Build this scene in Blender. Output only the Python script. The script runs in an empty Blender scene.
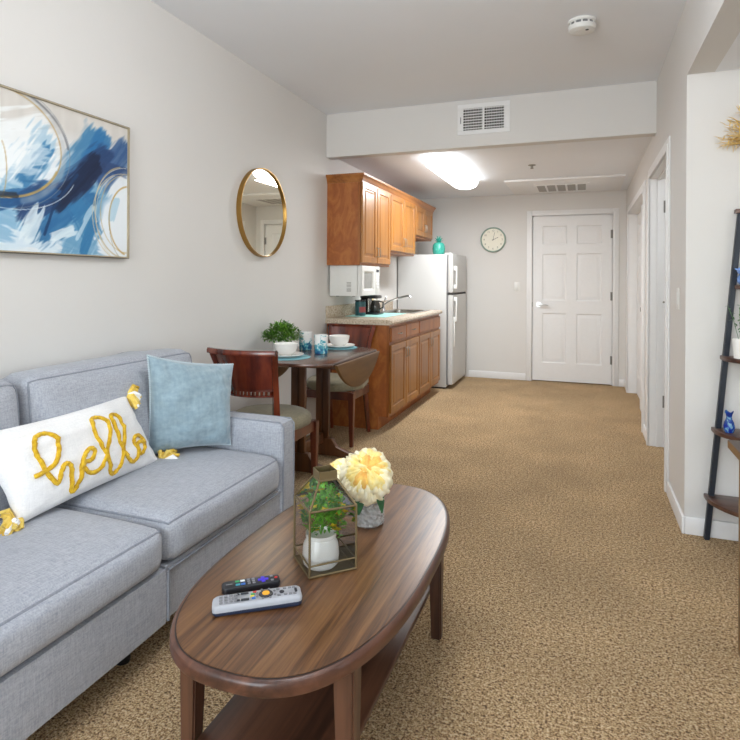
import bpy, bmesh, math, random
import numpy as np
from mathutils import Vector, Matrix
random.seed(7); rng = np.random.default_rng(5)
scn = bpy.context.scene
COL = scn.collection
PI = math.pi

# ------------------------------------------------------------------ materials
def new_mat(name):
    m = bpy.data.materials.new(name); m.use_nodes = True
    nt = m.node_tree; b = nt.nodes['Principled BSDF']
    return m, nt, b
def lin(c):
    return tuple(((x/12.92) if x <= .04045 else ((x+.055)/1.055)**2.4) for x in [v/255 for v in c]) + (1,)
def coord(nt, scale=(1,1,1), rot=(0,0,0), kind='Object'):
    t = nt.nodes.new('ShaderNodeTexCoord'); mp = nt.nodes.new('ShaderNodeMapping')
    mp.inputs['Scale'].default_value = scale; mp.inputs['Rotation'].default_value = rot
    nt.links.new(t.outputs[kind], mp.inputs['Vector']); return mp.outputs['Vector']
def noise(nt, vec, scale, detail=3, rough=.5, dist=0):
    n = nt.nodes.new('ShaderNodeTexNoise'); n.inputs['Scale'].default_value = scale
    n.inputs['Detail'].default_value = detail; n.inputs['Roughness'].default_value = rough
    n.inputs['Distortion'].default_value = dist
    nt.links.new(vec, n.inputs['Vector']); return n.outputs['Fac']
def ramp(nt, fac, stops):
    r = nt.nodes.new('ShaderNodeValToRGB'); e = r.color_ramp.elements
    while len(e) < len(stops): e.new(.5)
    for i, (p, c) in enumerate(stops):
        e[i].position = p; e[i].color = c if len(c) == 4 else lin(c)
    nt.links.new(fac, r.inputs['Fac']); return r.outputs['Color']
def bump(nt, b, h, strength=.2, dist=.01):
    bp = nt.nodes.new('ShaderNodeBump'); bp.inputs['Strength'].default_value = strength
    bp.inputs['Distance'].default_value = dist
    nt.links.new(h, bp.inputs['Height']); nt.links.new(bp.outputs['Normal'], b.inputs['Normal'])
def mix(nt, fac, a, c, mode='MIX'):
    m = nt.nodes.new('ShaderNodeMix'); m.data_type = 'RGBA'; m.blend_type = mode
    if isinstance(fac, float): m.inputs['Factor'].default_value = fac
    else: nt.links.new(fac, m.inputs['Factor'])
    for k, v in (('A', a), ('B', c)):
        s = [i for i in m.inputs if i.name == k and i.type == 'RGBA'][0]
        if isinstance(v, tuple): s.default_value = v
        else: nt.links.new(v, s)
    return [o for o in m.outputs if o.type == 'RGBA'][0]
def plain(name, c, rough=.5, metal=0., spec=.5, coat=0., vary=.06, scale=30, bmp=0.):
    m, nt, b = new_mat(name)
    v = coord(nt); f = noise(nt, v, scale, 2)
    c1 = tuple(max(0, x*(1-vary)) for x in lin(c)[:3])+(1,); c2 = tuple(min(1, x*(1+vary)) for x in lin(c)[:3])+(1,)
    nt.links.new(ramp(nt, f, [(.3, c1), (.7, c2)]), b.inputs['Base Color'])
    b.inputs['Roughness'].default_value = rough; b.inputs['Metallic'].default_value = metal
    b.inputs['Specular IOR Level'].default_value = spec; b.inputs['Coat Weight'].default_value = coat
    if bmp: bump(nt, b, f, bmp, .003)
    return m
def wood(name, cols, axis='Y', fine=60, broad=6, rough=.35, coat=.2, stretch=.06, dist=.6, contrast=(.3,.7)):
    m, nt, b = new_mat(name)
    s = {'X': (stretch,1,1), 'Y': (1,stretch,1), 'Z': (1,1,stretch)}[axis]
    v = coord(nt, s)
    big = noise(nt, v, broad, 3, .5, dist*2); sm = noise(nt, v, fine, 4, .6, dist)
    mul = nt.nodes.new('ShaderNodeMath'); mul.operation = 'MULTIPLY'; mul.inputs[1].default_value = 7
    nt.links.new(big, mul.inputs[0])
    fr = nt.nodes.new('ShaderNodeMath'); fr.operation = 'PINGPONG'; fr.inputs[1].default_value = 1
    nt.links.new(mul.outputs[0], fr.inputs[0])
    av = nt.nodes.new('ShaderNodeMath'); av.operation = 'MULTIPLY_ADD'; av.inputs[1].default_value = .35
    nt.links.new(fr.outputs[0], av.inputs[0])
    m2 = nt.nodes.new('ShaderNodeMath'); m2.operation = 'MULTIPLY'; m2.inputs[1].default_value = .65
    nt.links.new(sm, m2.inputs[0]); nt.links.new(m2.outputs[0], av.inputs[2])
    n = len(cols); lo, hi = contrast
    c = ramp(nt, av.outputs[0], [(lo+(hi-lo)*i/(n-1), cols[i]) for i in range(n)])
    nt.links.new(c, b.inputs['Base Color'])
    b.inputs['Roughness'].default_value = rough; b.inputs['Coat Weight'].default_value = coat
    b.inputs['Coat Roughness'].default_value = .25
    bump(nt, b, sm, .03 if coat < .3 else .012, .002)
    return m
def fabric(name, c1, c2, scale=160, rough=.9, bmp=.25, sheen=.2):
    m, nt, b = new_mat(name)
    v = coord(nt); va = coord(nt, (.12,1,1)); vb = coord(nt, (1,.12,1)); vc = coord(nt, (1,1,.12))
    na = noise(nt, va, scale, 2); nb = noise(nt, vb, scale, 2); nc = noise(nt, vc, scale, 2)
    ad = nt.nodes.new('ShaderNodeMath'); ad.operation = 'ADD'; nt.links.new(na, ad.inputs[0]); nt.links.new(nb, ad.inputs[1])
    ad2 = nt.nodes.new('ShaderNodeMath'); ad2.operation = 'ADD'; nt.links.new(ad.outputs[0], ad2.inputs[0]); nt.links.new(nc, ad2.inputs[1])
    dv = nt.nodes.new('ShaderNodeMath'); dv.operation = 'DIVIDE'; dv.inputs[1].default_value = 3; nt.links.new(ad2.outputs[0], dv.inputs[0])
    nt.links.new(ramp(nt, dv.outputs[0], [(.36, c1), (.64, c2)]), b.inputs['Base Color'])
    b.inputs['Roughness'].default_value = rough; b.inputs['Specular IOR Level'].default_value = .15
    b.inputs['Sheen Weight'].default_value = sheen
    bump(nt, b, dv.outputs[0], bmp, .004)
    return m
def glass(name, c=(1,1,1,1), rough=0., trans=True):
    m, nt, b = new_mat(name)
    out = nt.nodes['Material Output']
    tr = nt.nodes.new('ShaderNodeBsdfTransparent'); tr.inputs['Color'].default_value = c
    gl = nt.nodes.new('ShaderNodeBsdfGlossy'); gl.inputs['Roughness'].default_value = rough+.02
    fr = nt.nodes.new('ShaderNodeFresnel'); fr.inputs['IOR'].default_value = 1.45
    mx = nt.nodes.new('ShaderNodeMixShader'); nt.links.new(fr.outputs[0], mx.inputs[0])
    nt.links.new(tr.outputs[0], mx.inputs[1]); nt.links.new(gl.outputs[0], mx.inputs[2])
    nt.links.new(mx.outputs[0], out.inputs['Surface'])
    return m
def emit(name, c, s):
    m, nt, b = new_mat(name)
    b.inputs['Base Color'].default_value = (.9,.9,.9,1); b.inputs['Emission Color'].default_value = c
    b.inputs['Emission Strength'].default_value = s
    return m

M = {}
def paint(name, c):
    m, nt, b = new_mat(name)
    v = coord(nt); f = noise(nt, v, 90, 3); g = noise(nt, v, 2.0, 2)
    c1 = tuple(x*.985 for x in lin(c)[:3])+(1,)
    nt.links.new(ramp(nt, g, [(.35, c1), (.65, lin(c))]), b.inputs['Base Color'])
    b.inputs['Roughness'].default_value = .6; b.inputs['Specular IOR Level'].default_value = .3
    bump(nt, b, f, .12, .002); return m
M['wall'] = paint('wall_paint', (217,215,212))
M['ceil'] = paint('ceiling_paint', (233,236,241))
M['trim'] = plain('trim_paint', (230,230,230), .4, vary=.01)
M['doorpaint'] = plain('door_paint', (228,228,228), .42, vary=.01)
def carpet():
    m, nt, b = new_mat('carpet')
    v = coord(nt)
    a = noise(nt, v, 75, 3, .65); c = noise(nt, v, 150, 2, .6); big = noise(nt, v, 2.2, 3, .5)
    ad = nt.nodes.new('ShaderNodeMath'); ad.operation = 'ADD'; nt.links.new(a, ad.inputs[0]); nt.links.new(c, ad.inputs[1])
    dv = nt.nodes.new('ShaderNodeMath'); dv.operation = 'MULTIPLY'; dv.inputs[1].default_value = .5; nt.links.new(ad.outputs[0], dv.inputs[0])
    col = ramp(nt, dv.outputs[0], [(.33, (70,48,30)), (.42, (158,122,82)), (.52, (220,184,136)), (.63, (248,226,186))])
    sh = ramp(nt, big, [(.3, (225,225,225)), (.7, (255,255,255))])
    nt.links.new(mix(nt, 1., col, sh, 'MULTIPLY'), b.inputs['Base Color'])
    b.inputs['Roughness'].default_value = 1; b.inputs['Specular IOR Level'].default_value = .05
    b.inputs['Sheen Weight'].default_value = .1
    bump(nt, b, dv.outputs[0], .9, .03); return m
M['carpet'] = carpet()
M['sofa'] = fabric('sofa_linen', (146,150,160), (180,183,190), 230, .9, .15)
M['piping'] = fabric('sofa_piping', (126,130,140), (148,152,160), 200)
M['black'] = plain('black_plastic', (22,22,24), .4)
M['walnut'] = wood('walnut_veneer', [(52,30,15), (86,54,29), (106,71,41), (124,87,53)], 'Y', 95, 8.0, .34, .12, .045, 1.6, (.22,.78))
M['walnut_edge'] = wood('walnut_edge', [(56,32,23), (78,47,34), (96,61,45)], 'Y', 45, 3, .4, .2, .08)
M['walnut_leg'] = wood('walnut_leg', [(58,34,24), (76,48,34), (92,60,43)], 'Z', 60, 6, .4, .2)
M['shelfwood'] = wood('walnut_shelf', [(52,32,22), (74,46,32), (92,60,42)], 'Y', 55, 3, .35, .2)
M['maple'] = wood('maple_door', [(134,84,30), (150,97,38), (162,108,46)], 'Z', 40, 3, .35, .25, .06, .4)
M['maple_dark'] = wood('maple_frame', [(134,74,26), (152,90,34), (164,100,42)], 'Z', 40, 3, .4, .2, .06, .4)
M['endpanel'] = wood('end_panel', [(146,80,32), (160,92,40), (172,106,50)], 'Z', 22, 5, .45, .1, .5, 1.0)
M['crown'] = wood('crown_wood', [(130,76,28), (156,96,38), (170,108,46)], 'Y', 40, 4, .4, .2)
M['cherry'] = wood('cherry_chair', [(70,22,12), (94,34,18), (114,46,24)], 'Z', 40, 4, .22, .5, .1, .4)
M['chairleg'] = wood('cherry_leg', [(62,28,18), (88,42,26), (106,54,34)], 'Z', 40, 4, .3, .3, .1, .4)
M['dinetop'] = wood('dining_top', [(62,40,32), (82,54,42), (96,66,52)], 'Y', 40, 4, .22, .5, .08)
M['dineleaf'] = wood('dining_leaf', [(96,66,34), (108,76,40), (116,84,46)], 'Y', 30, 4, .5, 0, .1)
M['dineleg'] = wood('dining_leg', [(66,36,18), (88,52,26), (104,64,34)], 'Z', 30, 4, .4, .1, .07)
M['seat'] = fabric('seat_fabric', (122,114,92), (152,144,120), 220)
M['blue_velvet'] = fabric('blue_velvet', (128,150,162), (152,172,182), 60, .8, .08, .5)
M['pompom'] = plain('pompom_trim', (186,200,206), .9)
M['cotton'] = fabric('white_cotton', (232,231,231), (246,245,244), 200, .9, .1)
M['yellow_thread'] = fabric('yellow_thread', (184,140,16), (226,188,52), 90, .8, .5)
M['tassel'] = fabric('tassel_yarn', (196,152,20), (240,214,120), 40, .9, .5)
M['gold'] = plain('brass', (166,130,72), .35, 1., vary=.05)
M['palegold'] = plain('pale_gold_frame', (176,164,140), .45, .4)
M['dark_gold'] = plain('frame_side', (62,52,44), .5, .2)
M['antique'] = plain('antique_brass', (112,96,66), .5, .5)
M['chrome'] = plain('chrome', (196,196,198), .28, 1., vary=.01)
M['nickel'] = plain('nickel', (146,141,132), .42, .9)
M['hinge'] = plain('hinge_steel', (124,122,118), .5, .2)
M['steel'] = plain('steel', (168,166,160), .25, 1.)
M['fridge'] = plain('fridge_white', (196,196,194), .35, vary=.01, bmp=.03, scale=200)
M['whiteplast'] = plain('white_plastic', (222,222,219), .4, vary=.01)
M['greyplast'] = plain('grey_plastic', (120,120,122), .5)
M['micglass'] = plain('microwave_window', (150,150,146), .25)
M['gap'] = plain('dark_gap', (70,68,66), .8)
M['darkvoid'] = plain('duct_dark', (58,55,52), .9)
def granite():
    m, nt, b = new_mat('countertop')
    v = coord(nt); f = noise(nt, v, 70, 3, .7)
    nt.links.new(ramp(nt, f, [(.32, (140,122,102)), (.44, (186,170,150)), (.58, (202,188,168)), (.7, (224,214,200))]), b.inputs['Base Color'])
    b.inputs['Roughness'].default_value = .25; return m
M['counter'] = granite()
M['ceramic'] = plain('white_ceramic', (240,238,234), .15, vary=.01)
M['tealmat'] = fabric('teal_mat', (96,160,172), (130,188,198), 120)
M['tealmat2'] = fabric('pale_teal_mat', (130,188,180), (164,214,204), 120)
M['tealglaze'] = plain('teal_glaze', (62,160,144), .25, vary=.15, scale=60)
def cupmat():
    m, nt, b = new_mat('cup_pattern')
    v = coord(nt); f = noise(nt, v, 34, 3, .6, .8)
    t = nt.nodes.new('ShaderNodeTexCoord'); sx = nt.nodes.new('ShaderNodeSeparateXYZ'); nt.links.new(t.outputs['Object'], sx.inputs[0])
    mr = nt.nodes.new('ShaderNodeMapRange'); mr.inputs['From Min'].default_value = .02; mr.inputs['From Max'].default_value = .1
    mr.inputs['To Min'].default_value = .14; mr.inputs['To Max'].default_value = -.16; nt.links.new(sx.outputs['Z'], mr.inputs['Value'])
    ad = nt.nodes.new('ShaderNodeMath'); ad.operation = 'ADD'; nt.links.new(f, ad.inputs[0]); nt.links.new(mr.outputs[0], ad.inputs[1])
    nt.links.new(ramp(nt, ad.outputs[0], [(.44, (240,240,238)), (.49, (130,196,204)), (.58, (60,150,172)), (.68, (40,92,140))]), b.inputs['Base Color'])
    b.inputs['Roughness'].default_value = .2; return m
M['cup'] = cupmat()
def leafmat(name, a, c):
    m, nt, b = new_mat(name)
    v = coord(nt); f = noise(nt, v, 45, 2)
    nt.links.new(ramp(nt, f, [(.3, a), (.7, c)]), b.inputs['Base Color'])
    b.inputs['Roughness'].default_value = .5; b.inputs['Subsurface Weight'].default_value = 0.0
    return m
M['leaf'] = leafmat('boxwood_leaf', (52,98,28), (112,160,52))
M['leaf2'] = leafmat('green_leaf', (40,122,26), (130,200,64))
M['darkleaf'] = leafmat('peony_leaf', (24,72,36), (44,104,52))
M['sprig'] = leafmat('sprig_leaf', (60,100,60), (110,146,98))
M['yflower'] = plain('yellow_blossom', (238,206,48), .6, vary=.15)
M['petal_out'] = leafmat('petal_cream', (250,236,190), (253,246,220))
M['petal_mid'] = leafmat('petal_yellow', (248,218,120), (252,238,176))
M['petal_in'] = leafmat('petal_orange', (240,170,84), (250,216,112))
M['grass'] = leafmat('dried_grass', (222,188,108), (240,216,152))
def vaseglass():
    m, nt, b = new_mat('textured_glass')
    v = coord(nt); vo = nt.nodes.new('ShaderNodeTexVoronoi'); vo.inputs['Scale'].default_value = 75; nt.links.new(v, vo.inputs['Vector'])
    b.inputs['Base Color'].default_value = (1,1,.99,1); b.inputs['Roughness'].default_value = .04
    b.inputs['Transmission Weight'].default_value = .7; b.inputs['IOR'].default_value = 1.45
    bump(nt, b, vo.outputs['Distance'], 1., .01); return m
M['vase'] = vaseglass()
def blueglass():
    m, nt, b = new_mat('blue_glass')
    v = coord(nt); f = noise(nt, v, 30, 3, .6, 1.5)
    nt.links.new(ramp(nt, f, [(.38, (20,40,150)), (.5, (40,90,190)), (.6, (140,200,220)), (.7, (225,238,240))]), b.inputs['Base Color'])
    b.inputs['Roughness'].default_value = .06; b.inputs['Transmission Weight'].default_value = .35; return m
M['blueglass'] = blueglass()
M['bluecer'] = plain('blue_ceramic', (112,146,204), .2, vary=.2, scale=40)
M['pane'] = glass('clear_pane', (.97,.975,.97,1))
def mirrormat():
    m, nt, b = new_mat('mirror_silver'); b.inputs['Metallic'].default_value = 1; b.inputs['Roughness'].default_value = .02
    b.inputs['Base Color'].default_value = (.93,.93,.82,1); return m
M['mirror'] = mirrormat()
M['navy'] = plain('navy_steel', (40,46,56), .4, .3)
M['ladderwood'] = wood('ladder_wood', [(58,36,28), (82,54,42), (98,68,54)], 'X', 40, 5, .35, .2)
M['deskwood'] = wood('desk_wood', [(104,74,40), (128,94,54), (140,106,64)], 'Y', 40, 5, .4, .1)
M['desktop'] = wood('desk_top', [(70,56,48), (92,76,66), (104,88,78)], 'Y', 40, 5, .4, .1)
M['clockface'] = plain('clock_face', (232,228,212), .5, vary=.01)
M['clockrim'] = plain('clock_rim', (148,170,158), .4)
M['clockink'] = plain('clock_ink', (112,108,98), .6)
M['diffuser'] = emit('lamp_diffuser', (.95,.98,1,1), 6.0)
M['coffee'] = plain('coffee_black', (20,21,23), .2)
M['tealcer'] = plain('teal_pod', (40,86,92), .3, vary=.2)
M['redlabel'] = plain('red_label', (150,60,60), .5)
M['smoke'] = plain('smoked_glass', (52,46,42), .1)
M['remote_black'] = plain('remote_black', (30,31,36), .4)
M['remote_white'] = plain('remote_silver', (164,166,172), .45)
M['remote_navy'] = plain('remote_navy', (34,42,62), .4)
M['btn_grey'] = plain('button_grey', (128,128,132), .5)
M['btn_dark'] = plain('button_dark', (44,46,52), .5)
M['btn_purple'] = plain('button_purple', (70,50,200), .5)
M['btn_orange'] = plain('button_orange', (236,168,40), .5)
M['btn_red'] = plain('button_red', (200,50,48), .5)
M['btn_green'] = plain('button_green', (70,160,100), .5)
M['btn_yellow'] = plain('button_yellow', (220,200,60), .5)
M['btn_blue'] = plain('button_blue', (60,110,190), .5)
M['btn_teal'] = plain('button_teal', (60,150,170), .5)
M['btn_white'] = plain('button_white', (226,226,226), .5)
M['slot'] = plain('slot_grey', (158,156,152), .6)
M['winglass'] = glass('window_glass')
M['greyled'] = plain('black_lens', (26,24,24), .3)
M['woodsplat'] = M['cherry']

# ------------------------------------------------------------------ mesh helpers
class MB:
    """collects shapes; build() links them as one mesh object"""
    def __init__(s): s.bm = bmesh.new(); s.mats = []
    def _add(s, tmp, mat=None):
        me = bpy.data.meshes.new('t'); tmp.to_mesh(me); tmp.free()
        n0 = len(s.bm.faces); s.bm.from_mesh(me); bpy.data.meshes.remove(me)
        if mat is not None:
            if mat not in s.mats: s.mats.append(mat)
            i = s.mats.index(mat); s.bm.faces.ensure_lookup_table()
            for f in s.bm.faces[n0:]: f.material_index = i
        return s
    def box(s, x0, x1, y0, y1, z0, z1, bev=0., seg=2, mat=None, mtx=None):
        t = bmesh.new(); bmesh.ops.create_cube(t, size=1)
        for v in t.verts: v.co = Vector(((x0+x1)/2+v.co.x*(x1-x0), (y0+y1)/2+v.co.y*(y1-y0), (z0+z1)/2+v.co.z*(z1-z0)))
        if bev > 0: bmesh.ops.bevel(t, geom=t.edges[:], offset=bev, segments=seg, affect='EDGES', profile=.5)
        if mtx: bmesh.ops.transform(t, matrix=mtx, verts=t.verts)
        return s._add(t, mat)
    def grid(s, P, mat=None, close_u=False, close_v=False, flip=False):
        """P[i][j] points -> quads"""
        t = bmesh.new(); n, m = len(P), len(P[0])
        V = [[t.verts.new(Vector(p)) for p in row] for row in P]
        for i in range(n if close_u else n-1):
            for j in range(m if close_v else m-1):
                a, b_, c, d = V[i][j], V[(i+1) % n][j], V[(i+1) % n][(j+1) % m], V[i][(j+1) % m]
                try: t.faces.new((d, c, b_, a) if flip else (a, b_, c, d))
                except ValueError: pass
        return s._add(t, mat)
    def lathe(s, prof, c=(0,0,0), seg=32, mat=None, cap=True, rmod=None, mtx=None):
        t = bmesh.new(); rings = []
        for r, z in prof:
            rings.append([t.verts.new((c[0]+r*(rmod(k/seg) if rmod else 1)*math.cos(2*PI*k/seg), c[1]+r*(rmod(k/seg) if rmod else 1)*math.sin(2*PI*k/seg), c[2]+z)) for k in range(seg)])
        for a, b_ in zip(rings, rings[1:]):
            for k in range(seg): t.faces.new((a[k], a[(k+1) % seg], b_[(k+1) % seg], b_[k]))
        if cap:
            if prof[0][0] > 1e-6: t.faces.new(rings[0][::-1])
            if prof[-1][0] > 1e-6: t.faces.new(rings[-1])
        bmesh.ops.remove_doubles(t, verts=t.verts, dist=1e-6)
        if mtx: bmesh.ops.transform(t, matrix=mtx, verts=t.verts)
        return s._add(t, mat)
    def tube(s, pts, r, seg=8, mat=None, closed=False, flat=None):
        """sweep; r number or list"""
        P = [Vector(p) for p in pts]; n = len(P); t = bmesh.new(); rings = []
        up = None
        for i, p in enumerate(P):
            d = ((P[(i+1) % n]-P[i-1]) if closed else (P[min(i+1, n-1)]-P[max(i-1, 0)])).normalized()
            if up is None:
                up = Vector((0,0,1)) if abs(d.z) < .9 else Vector((1,0,0))
            up = (up-d*up.dot(d)).normalized(); sd = d.cross(up)
            rr = r[i] if isinstance(r, (list, tuple)) else r
            rings.append([t.verts.new(p+sd*rr*math.cos(2*PI*k/seg)+up*rr*math.sin(2*PI*k/seg)*(flat or 1)) for k in range(seg)])
        for i in range(n if closed else n-1):
            a, b_ = rings[i], rings[(i+1) % n]
            for k in range(seg): t.faces.new((a[k], a[(k+1) % seg], b_[(k+1) % seg], b_[k]))
        if not closed: t.faces.new(rings[0][::-1]); t.faces.new(rings[-1])
        bmesh.ops.recalc_face_normals(t, faces=t.faces[:])
        return s._add(t, mat)
    def cyl(s, p0, p1, r0, r1=None, seg=16, mat=None):
        r1 = r0 if r1 is None else r1
        return s.tube([p0, p1], [r0, r1], seg, mat)
    def prism(s, poly, axis, a, b_, bev=0., mat=None, seg=2):
        """poly 2D extruded along axis from a to b"""
        def mk(u, v, w): return {'X': (w,u,v), 'Y': (u,w,v), 'Z': (u,v,w)}[axis]
        t = bmesh.new()
        A = [t.verts.new(mk(u, v, a)) for u, v in poly]; B = [t.verts.new(mk(u, v, b_)) for u, v in poly]
        n = len(poly)
        fa = t.faces.new(A); fb = t.faces.new(B[::-1])
        for i in range(n): t.faces.new((A[i], B[i], B[(i+1) % n], A[(i+1) % n]))
        bmesh.ops.recalc_face_normals(t, faces=t.faces[:])
        if bev > 0:
            ed = [e for f in t.faces if len(f.verts) == n and n > 4 for e in f.edges] if n > 4 else t.edges[:]
            bmesh.ops.bevel(t, geom=list(set(ed)), offset=bev, segments=seg, affect='EDGES', profile=.5)
        return s._add(t, mat)
    def taper(s, p0, p1, w0, w1, bev=.003, mat=None, d0=None, d1=None):
        """square tapered leg"""
        t = bmesh.new(); p0, p1 = Vector(p0), Vector(p1); d0 = d0 or w0; d1 = d1 or w1
        q = [(-.5,-.5),(.5,-.5),(.5,.5),(-.5,.5)]
        A = [t.verts.new(p0+Vector((x*w0, y*d0, 0))) for x, y in q]; B = [t.verts.new(p1+Vector((x*w1, y*d1, 0))) for x, y in q]
        t.faces.new(A); t.faces.new(B)
        for i in range(4): t.faces.new((A[i], A[(i+1) % 4], B[(i+1) % 4], B[i]))
        bmesh.ops.recalc_face_normals(t, faces=t.faces[:])
        if bev: bmesh.ops.bevel(t, geom=t.edges[:], offset=bev, segments=2, affect='EDGES')
        return s._add(t, mat)
    def xf(s, m): bmesh.ops.transform(s.bm, matrix=m, verts=s.bm.verts); return s
    def build(s, name, mat=None, parent=None, smooth=40, loc=None):
        me = bpy.data.meshes.new(name)
        bmesh.ops.recalc_face_normals(s.bm, faces=s.bm.faces[:]) if False else None
        s.bm.to_mesh(me); s.bm.free()
        ms = s.mats if s.mats else [mat]
        if s.mats and mat is not None and mat not in s.mats: pass
        for m in ms: me.materials.append(m)
        if smooth:
            me.polygons.foreach_set('use_smooth', [True]*len(me.polygons))
            me.set_sharp_from_angle(angle=math.radians(smooth))
        o = bpy.data.objects.new(name, me); COL.objects.link(o)
        if parent: o.parent = parent
        if loc: o.location = loc
        return o
def tag(o, label, cat, group=None):
    o['label'] = label; o['category'] = cat
    if group: o['group'] = group
    return o
def thing(name, label, cat, loc=(0,0,0), rz=0, group=None):
    o = bpy.data.objects.new(name, None); COL.objects.link(o); o.location = loc; o.rotation_euler = (0,0,rz)
    o.empty_display_size = .1
    return tag(o, label, cat, group)
def struct(o): o['kind'] = 'structure'; return o
def dup(root, loc, rz, label, group=None):
    r = root.copy(); COL.objects.link(r); r.location = loc; r.rotation_euler = (0,0,rz); r['label'] = label
    if group: r['group'] = group
    for ch in list(root.children):
        c = ch.copy(); COL.objects.link(c); c.parent = r
        for g in ch.children:
            d = g.copy(); COL.objects.link(d); d.parent = c
    return r
def panel_rings(mb, fn, u0, u1, v0, v1, prof, mat=None):
    """nested rectangles: prof = [(inset, height)]; fn(u,v,w)->xyz ; closes with the centre"""
    t = bmesh.new(); rings = []
    for ins, h in prof:
        rings.append([t.verts.new(fn(u, v, h)) for u, v in ((u0+ins, v0+ins), (u1-ins, v0+ins), (u1-ins, v1-ins), (u0+ins, v1-ins))])
    for a, b_ in zip(rings, rings[1:]):
        for k in range(4): t.faces.new((a[k], a[(k+1) % 4], b_[(k+1) % 4], b_[k]))
    t.faces.new(rings[-1])
    return mb._add(t, mat)
def fix(mb):
    bmesh.ops.remove_doubles(mb.bm, verts=mb.bm.verts, dist=1e-5)
    bmesh.ops.recalc_face_normals(mb.bm, faces=mb.bm.faces[:]); return mb
def cushion(x0, x1, y0, y1, z0, z1, r=.05, crown=(0,0,0), n=14, wob=.0, seed=0, path=None):
    """soft box; crown = bulge of +x face, of y faces, of top"""
    t = bmesh.new(); bmesh.ops.create_cube(t, size=2)
    bmesh.ops.subdivide_edges(t, edges=t.edges[:], cuts=n, use_grid_fill=True)
    c = Vector(((x0+x1)/2, (y0+y1)/2, (z0+z1)/2)); h = Vector(((x1-x0)/2, (y1-y0)/2, (z1-z0)/2))
    from mathutils import noise as mn
    if path is not None:
        t.free(); t = bmesh.new()
        for q_ in path: t.verts.new(q_)
    for v in t.verts:
        u = v.co.copy()
        p = Vector((u.x*h.x, u.y*h.y, u.z*h.z))
        q = Vector([max(-(h[i]-r), min(h[i]-r, p[i])) for i in range(3)]); d = p-q
        if d.length > 1e-9: p = q+d.normalized()*r
        fx, fy, fz = 1-u.x**2, 1-u.y**2, 1-u.z**2
        if u.z > 0: p.z += crown[2]*fx**.5*fy**.5*u.z
        if u.x > 0: p.x += crown[0]*fy**.5*fz**.5*u.x
        p.y += crown[1]*fx**.5*fz**.5*u.y
        if wob: p += Vector((1,.5,1))*wob*(mn.noise(p*6+Vector((seed,0,0)))) * (fx*fy+fy*fz+fx*fz)*.6
        v.co = c+p
    if path is not None:
        L__ = [v.co.copy() for v in t.verts]; t.free(); return L__
    return t
def rrect(x0, x1, y0, y1, r, seg=5):
    pts = []
    for cx, cy, a in ((x1-r, y0+r, -90), (x1-r, y1-r, 0), (x0+r, y1-r, 90), (x0+r, y0+r, 180)):
        for k in range(seg+1):
            an = math.radians(a+90*k/seg); pts.append((cx+r*math.cos(an), cy+r*math.sin(an)))
    return pts
def leaf(mb, base, d, L, W, bend=.2, mat=None, n=3):
    """a folded leaf blade"""
    d = Vector(d).normalized(); s = d.cross(Vector((0,0,1)))
    if s.length < 1e-3: s = Vector((1,0,0))
    s.normalize(); nn = s.cross(d); base = Vector(base); rows = []
    for i in range(n+1):
        f = i/n; w = W*math.sin(PI*min(.97, .08+f*.9))**.8
        p = base+d*L*f-nn*bend*L*f*f
        rows.append([p-s*w/2+nn*w*.15, p, p+s*w/2+nn*w*.15])
    return mb.grid(rows, mat)

# ------------------------------------------------------------------ room shell
XL, XR, YB, YS, YA, ZC, ZD = -2.05, .475, 7.38, 4.45, 3.2, 2.64, 2.275
ZK = 2.312                     # kitchen ceiling, a little above the dropped edge
XE, YR = 2.4, -1.7            # far end of the alcove, wall behind the camera
ZA = 2.26
T = .12
struct(MB().box(XL-T, XE+T, YR-T, YB+T, -.1, 0).build('floor', M['carpet'], smooth=0))
struct(MB().box(XL-T, XL, YR, YB, 0, ZC).build('wall_left', M['wall'], smooth=0))
struct(MB().box(XL, XR, YS, YS+.1, ZD, ZC).build('wall_soffit', M['wall'], smooth=0))
struct(MB().box(XL, XR, YR, YS, ZC, ZC+.1).build('ceiling', M['ceil'], smooth=0))
struct(MB().box(XL, XR, YS+.1, YB, ZK, ZK+.1).build('ceiling', M['ceil'], smooth=0))
struct(MB().box(XR+.12, XE, YR, YA, ZA, ZA+.1).build('ceiling', M['ceil'], smooth=0))
# back wall with the door opening
DX0, DX1, DZ = -.587, .325, 2.035
struct(MB().box(XL, DX0-.012, YB, YB+T, 0, ZK).box(DX1+.012, .6, YB, YB+T, 0, ZK).box(DX0-.012, DX1+.012, YB, YB+T, DZ+.012, ZK).box(DX0-.15, DX1+.15, YB+T, YB+T+.03, 0, ZK).build('wall_back', M['wall'], smooth=0))  # slab behind the door is added to keep sky light from leaking in
# right wall: hall part with two openings, and the beam side over the alcove
N0, N1, NZ = 3.80, 4.82, 2.03     # near opening
C0, C1, CZ = 5.22, 7.0, 2.0      # closet opening
w = MB()
w.box(XR, XR+T, YA, N0, 0, ZK).box(XR, XR+T, N0, N1, NZ, ZK).box(XR, XR+T, N1, C0, 0, ZK)
w.box(XR, XR+T, C0, C1, CZ, ZK).box(XR, XR+T, C1, YB, 0, ZK)
w.box(XR, XR+T, YA, YS+.1, ZK, ZC).box(XR, XR+T, YR, YA, ZA, ZC)
struct(w.build('wall_right', M['wall'], smooth=0))
struct(MB().box(XR+T, XE, YA, YA+.1, 0, ZA).build('wall_alcove', M['wall'], smooth=0))
struct(MB().box(XE, XE+T, YR, -.35, 0, ZA).box(XE, XE+T, 1.25, YA+.1, 0, ZA).box(XE, XE+T, -.35, 1.25, 0, .9).box(XE, XE+T, -.35, 1.25, 2.1, ZA).build('wall_east', M['wall'], smooth=0))
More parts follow.
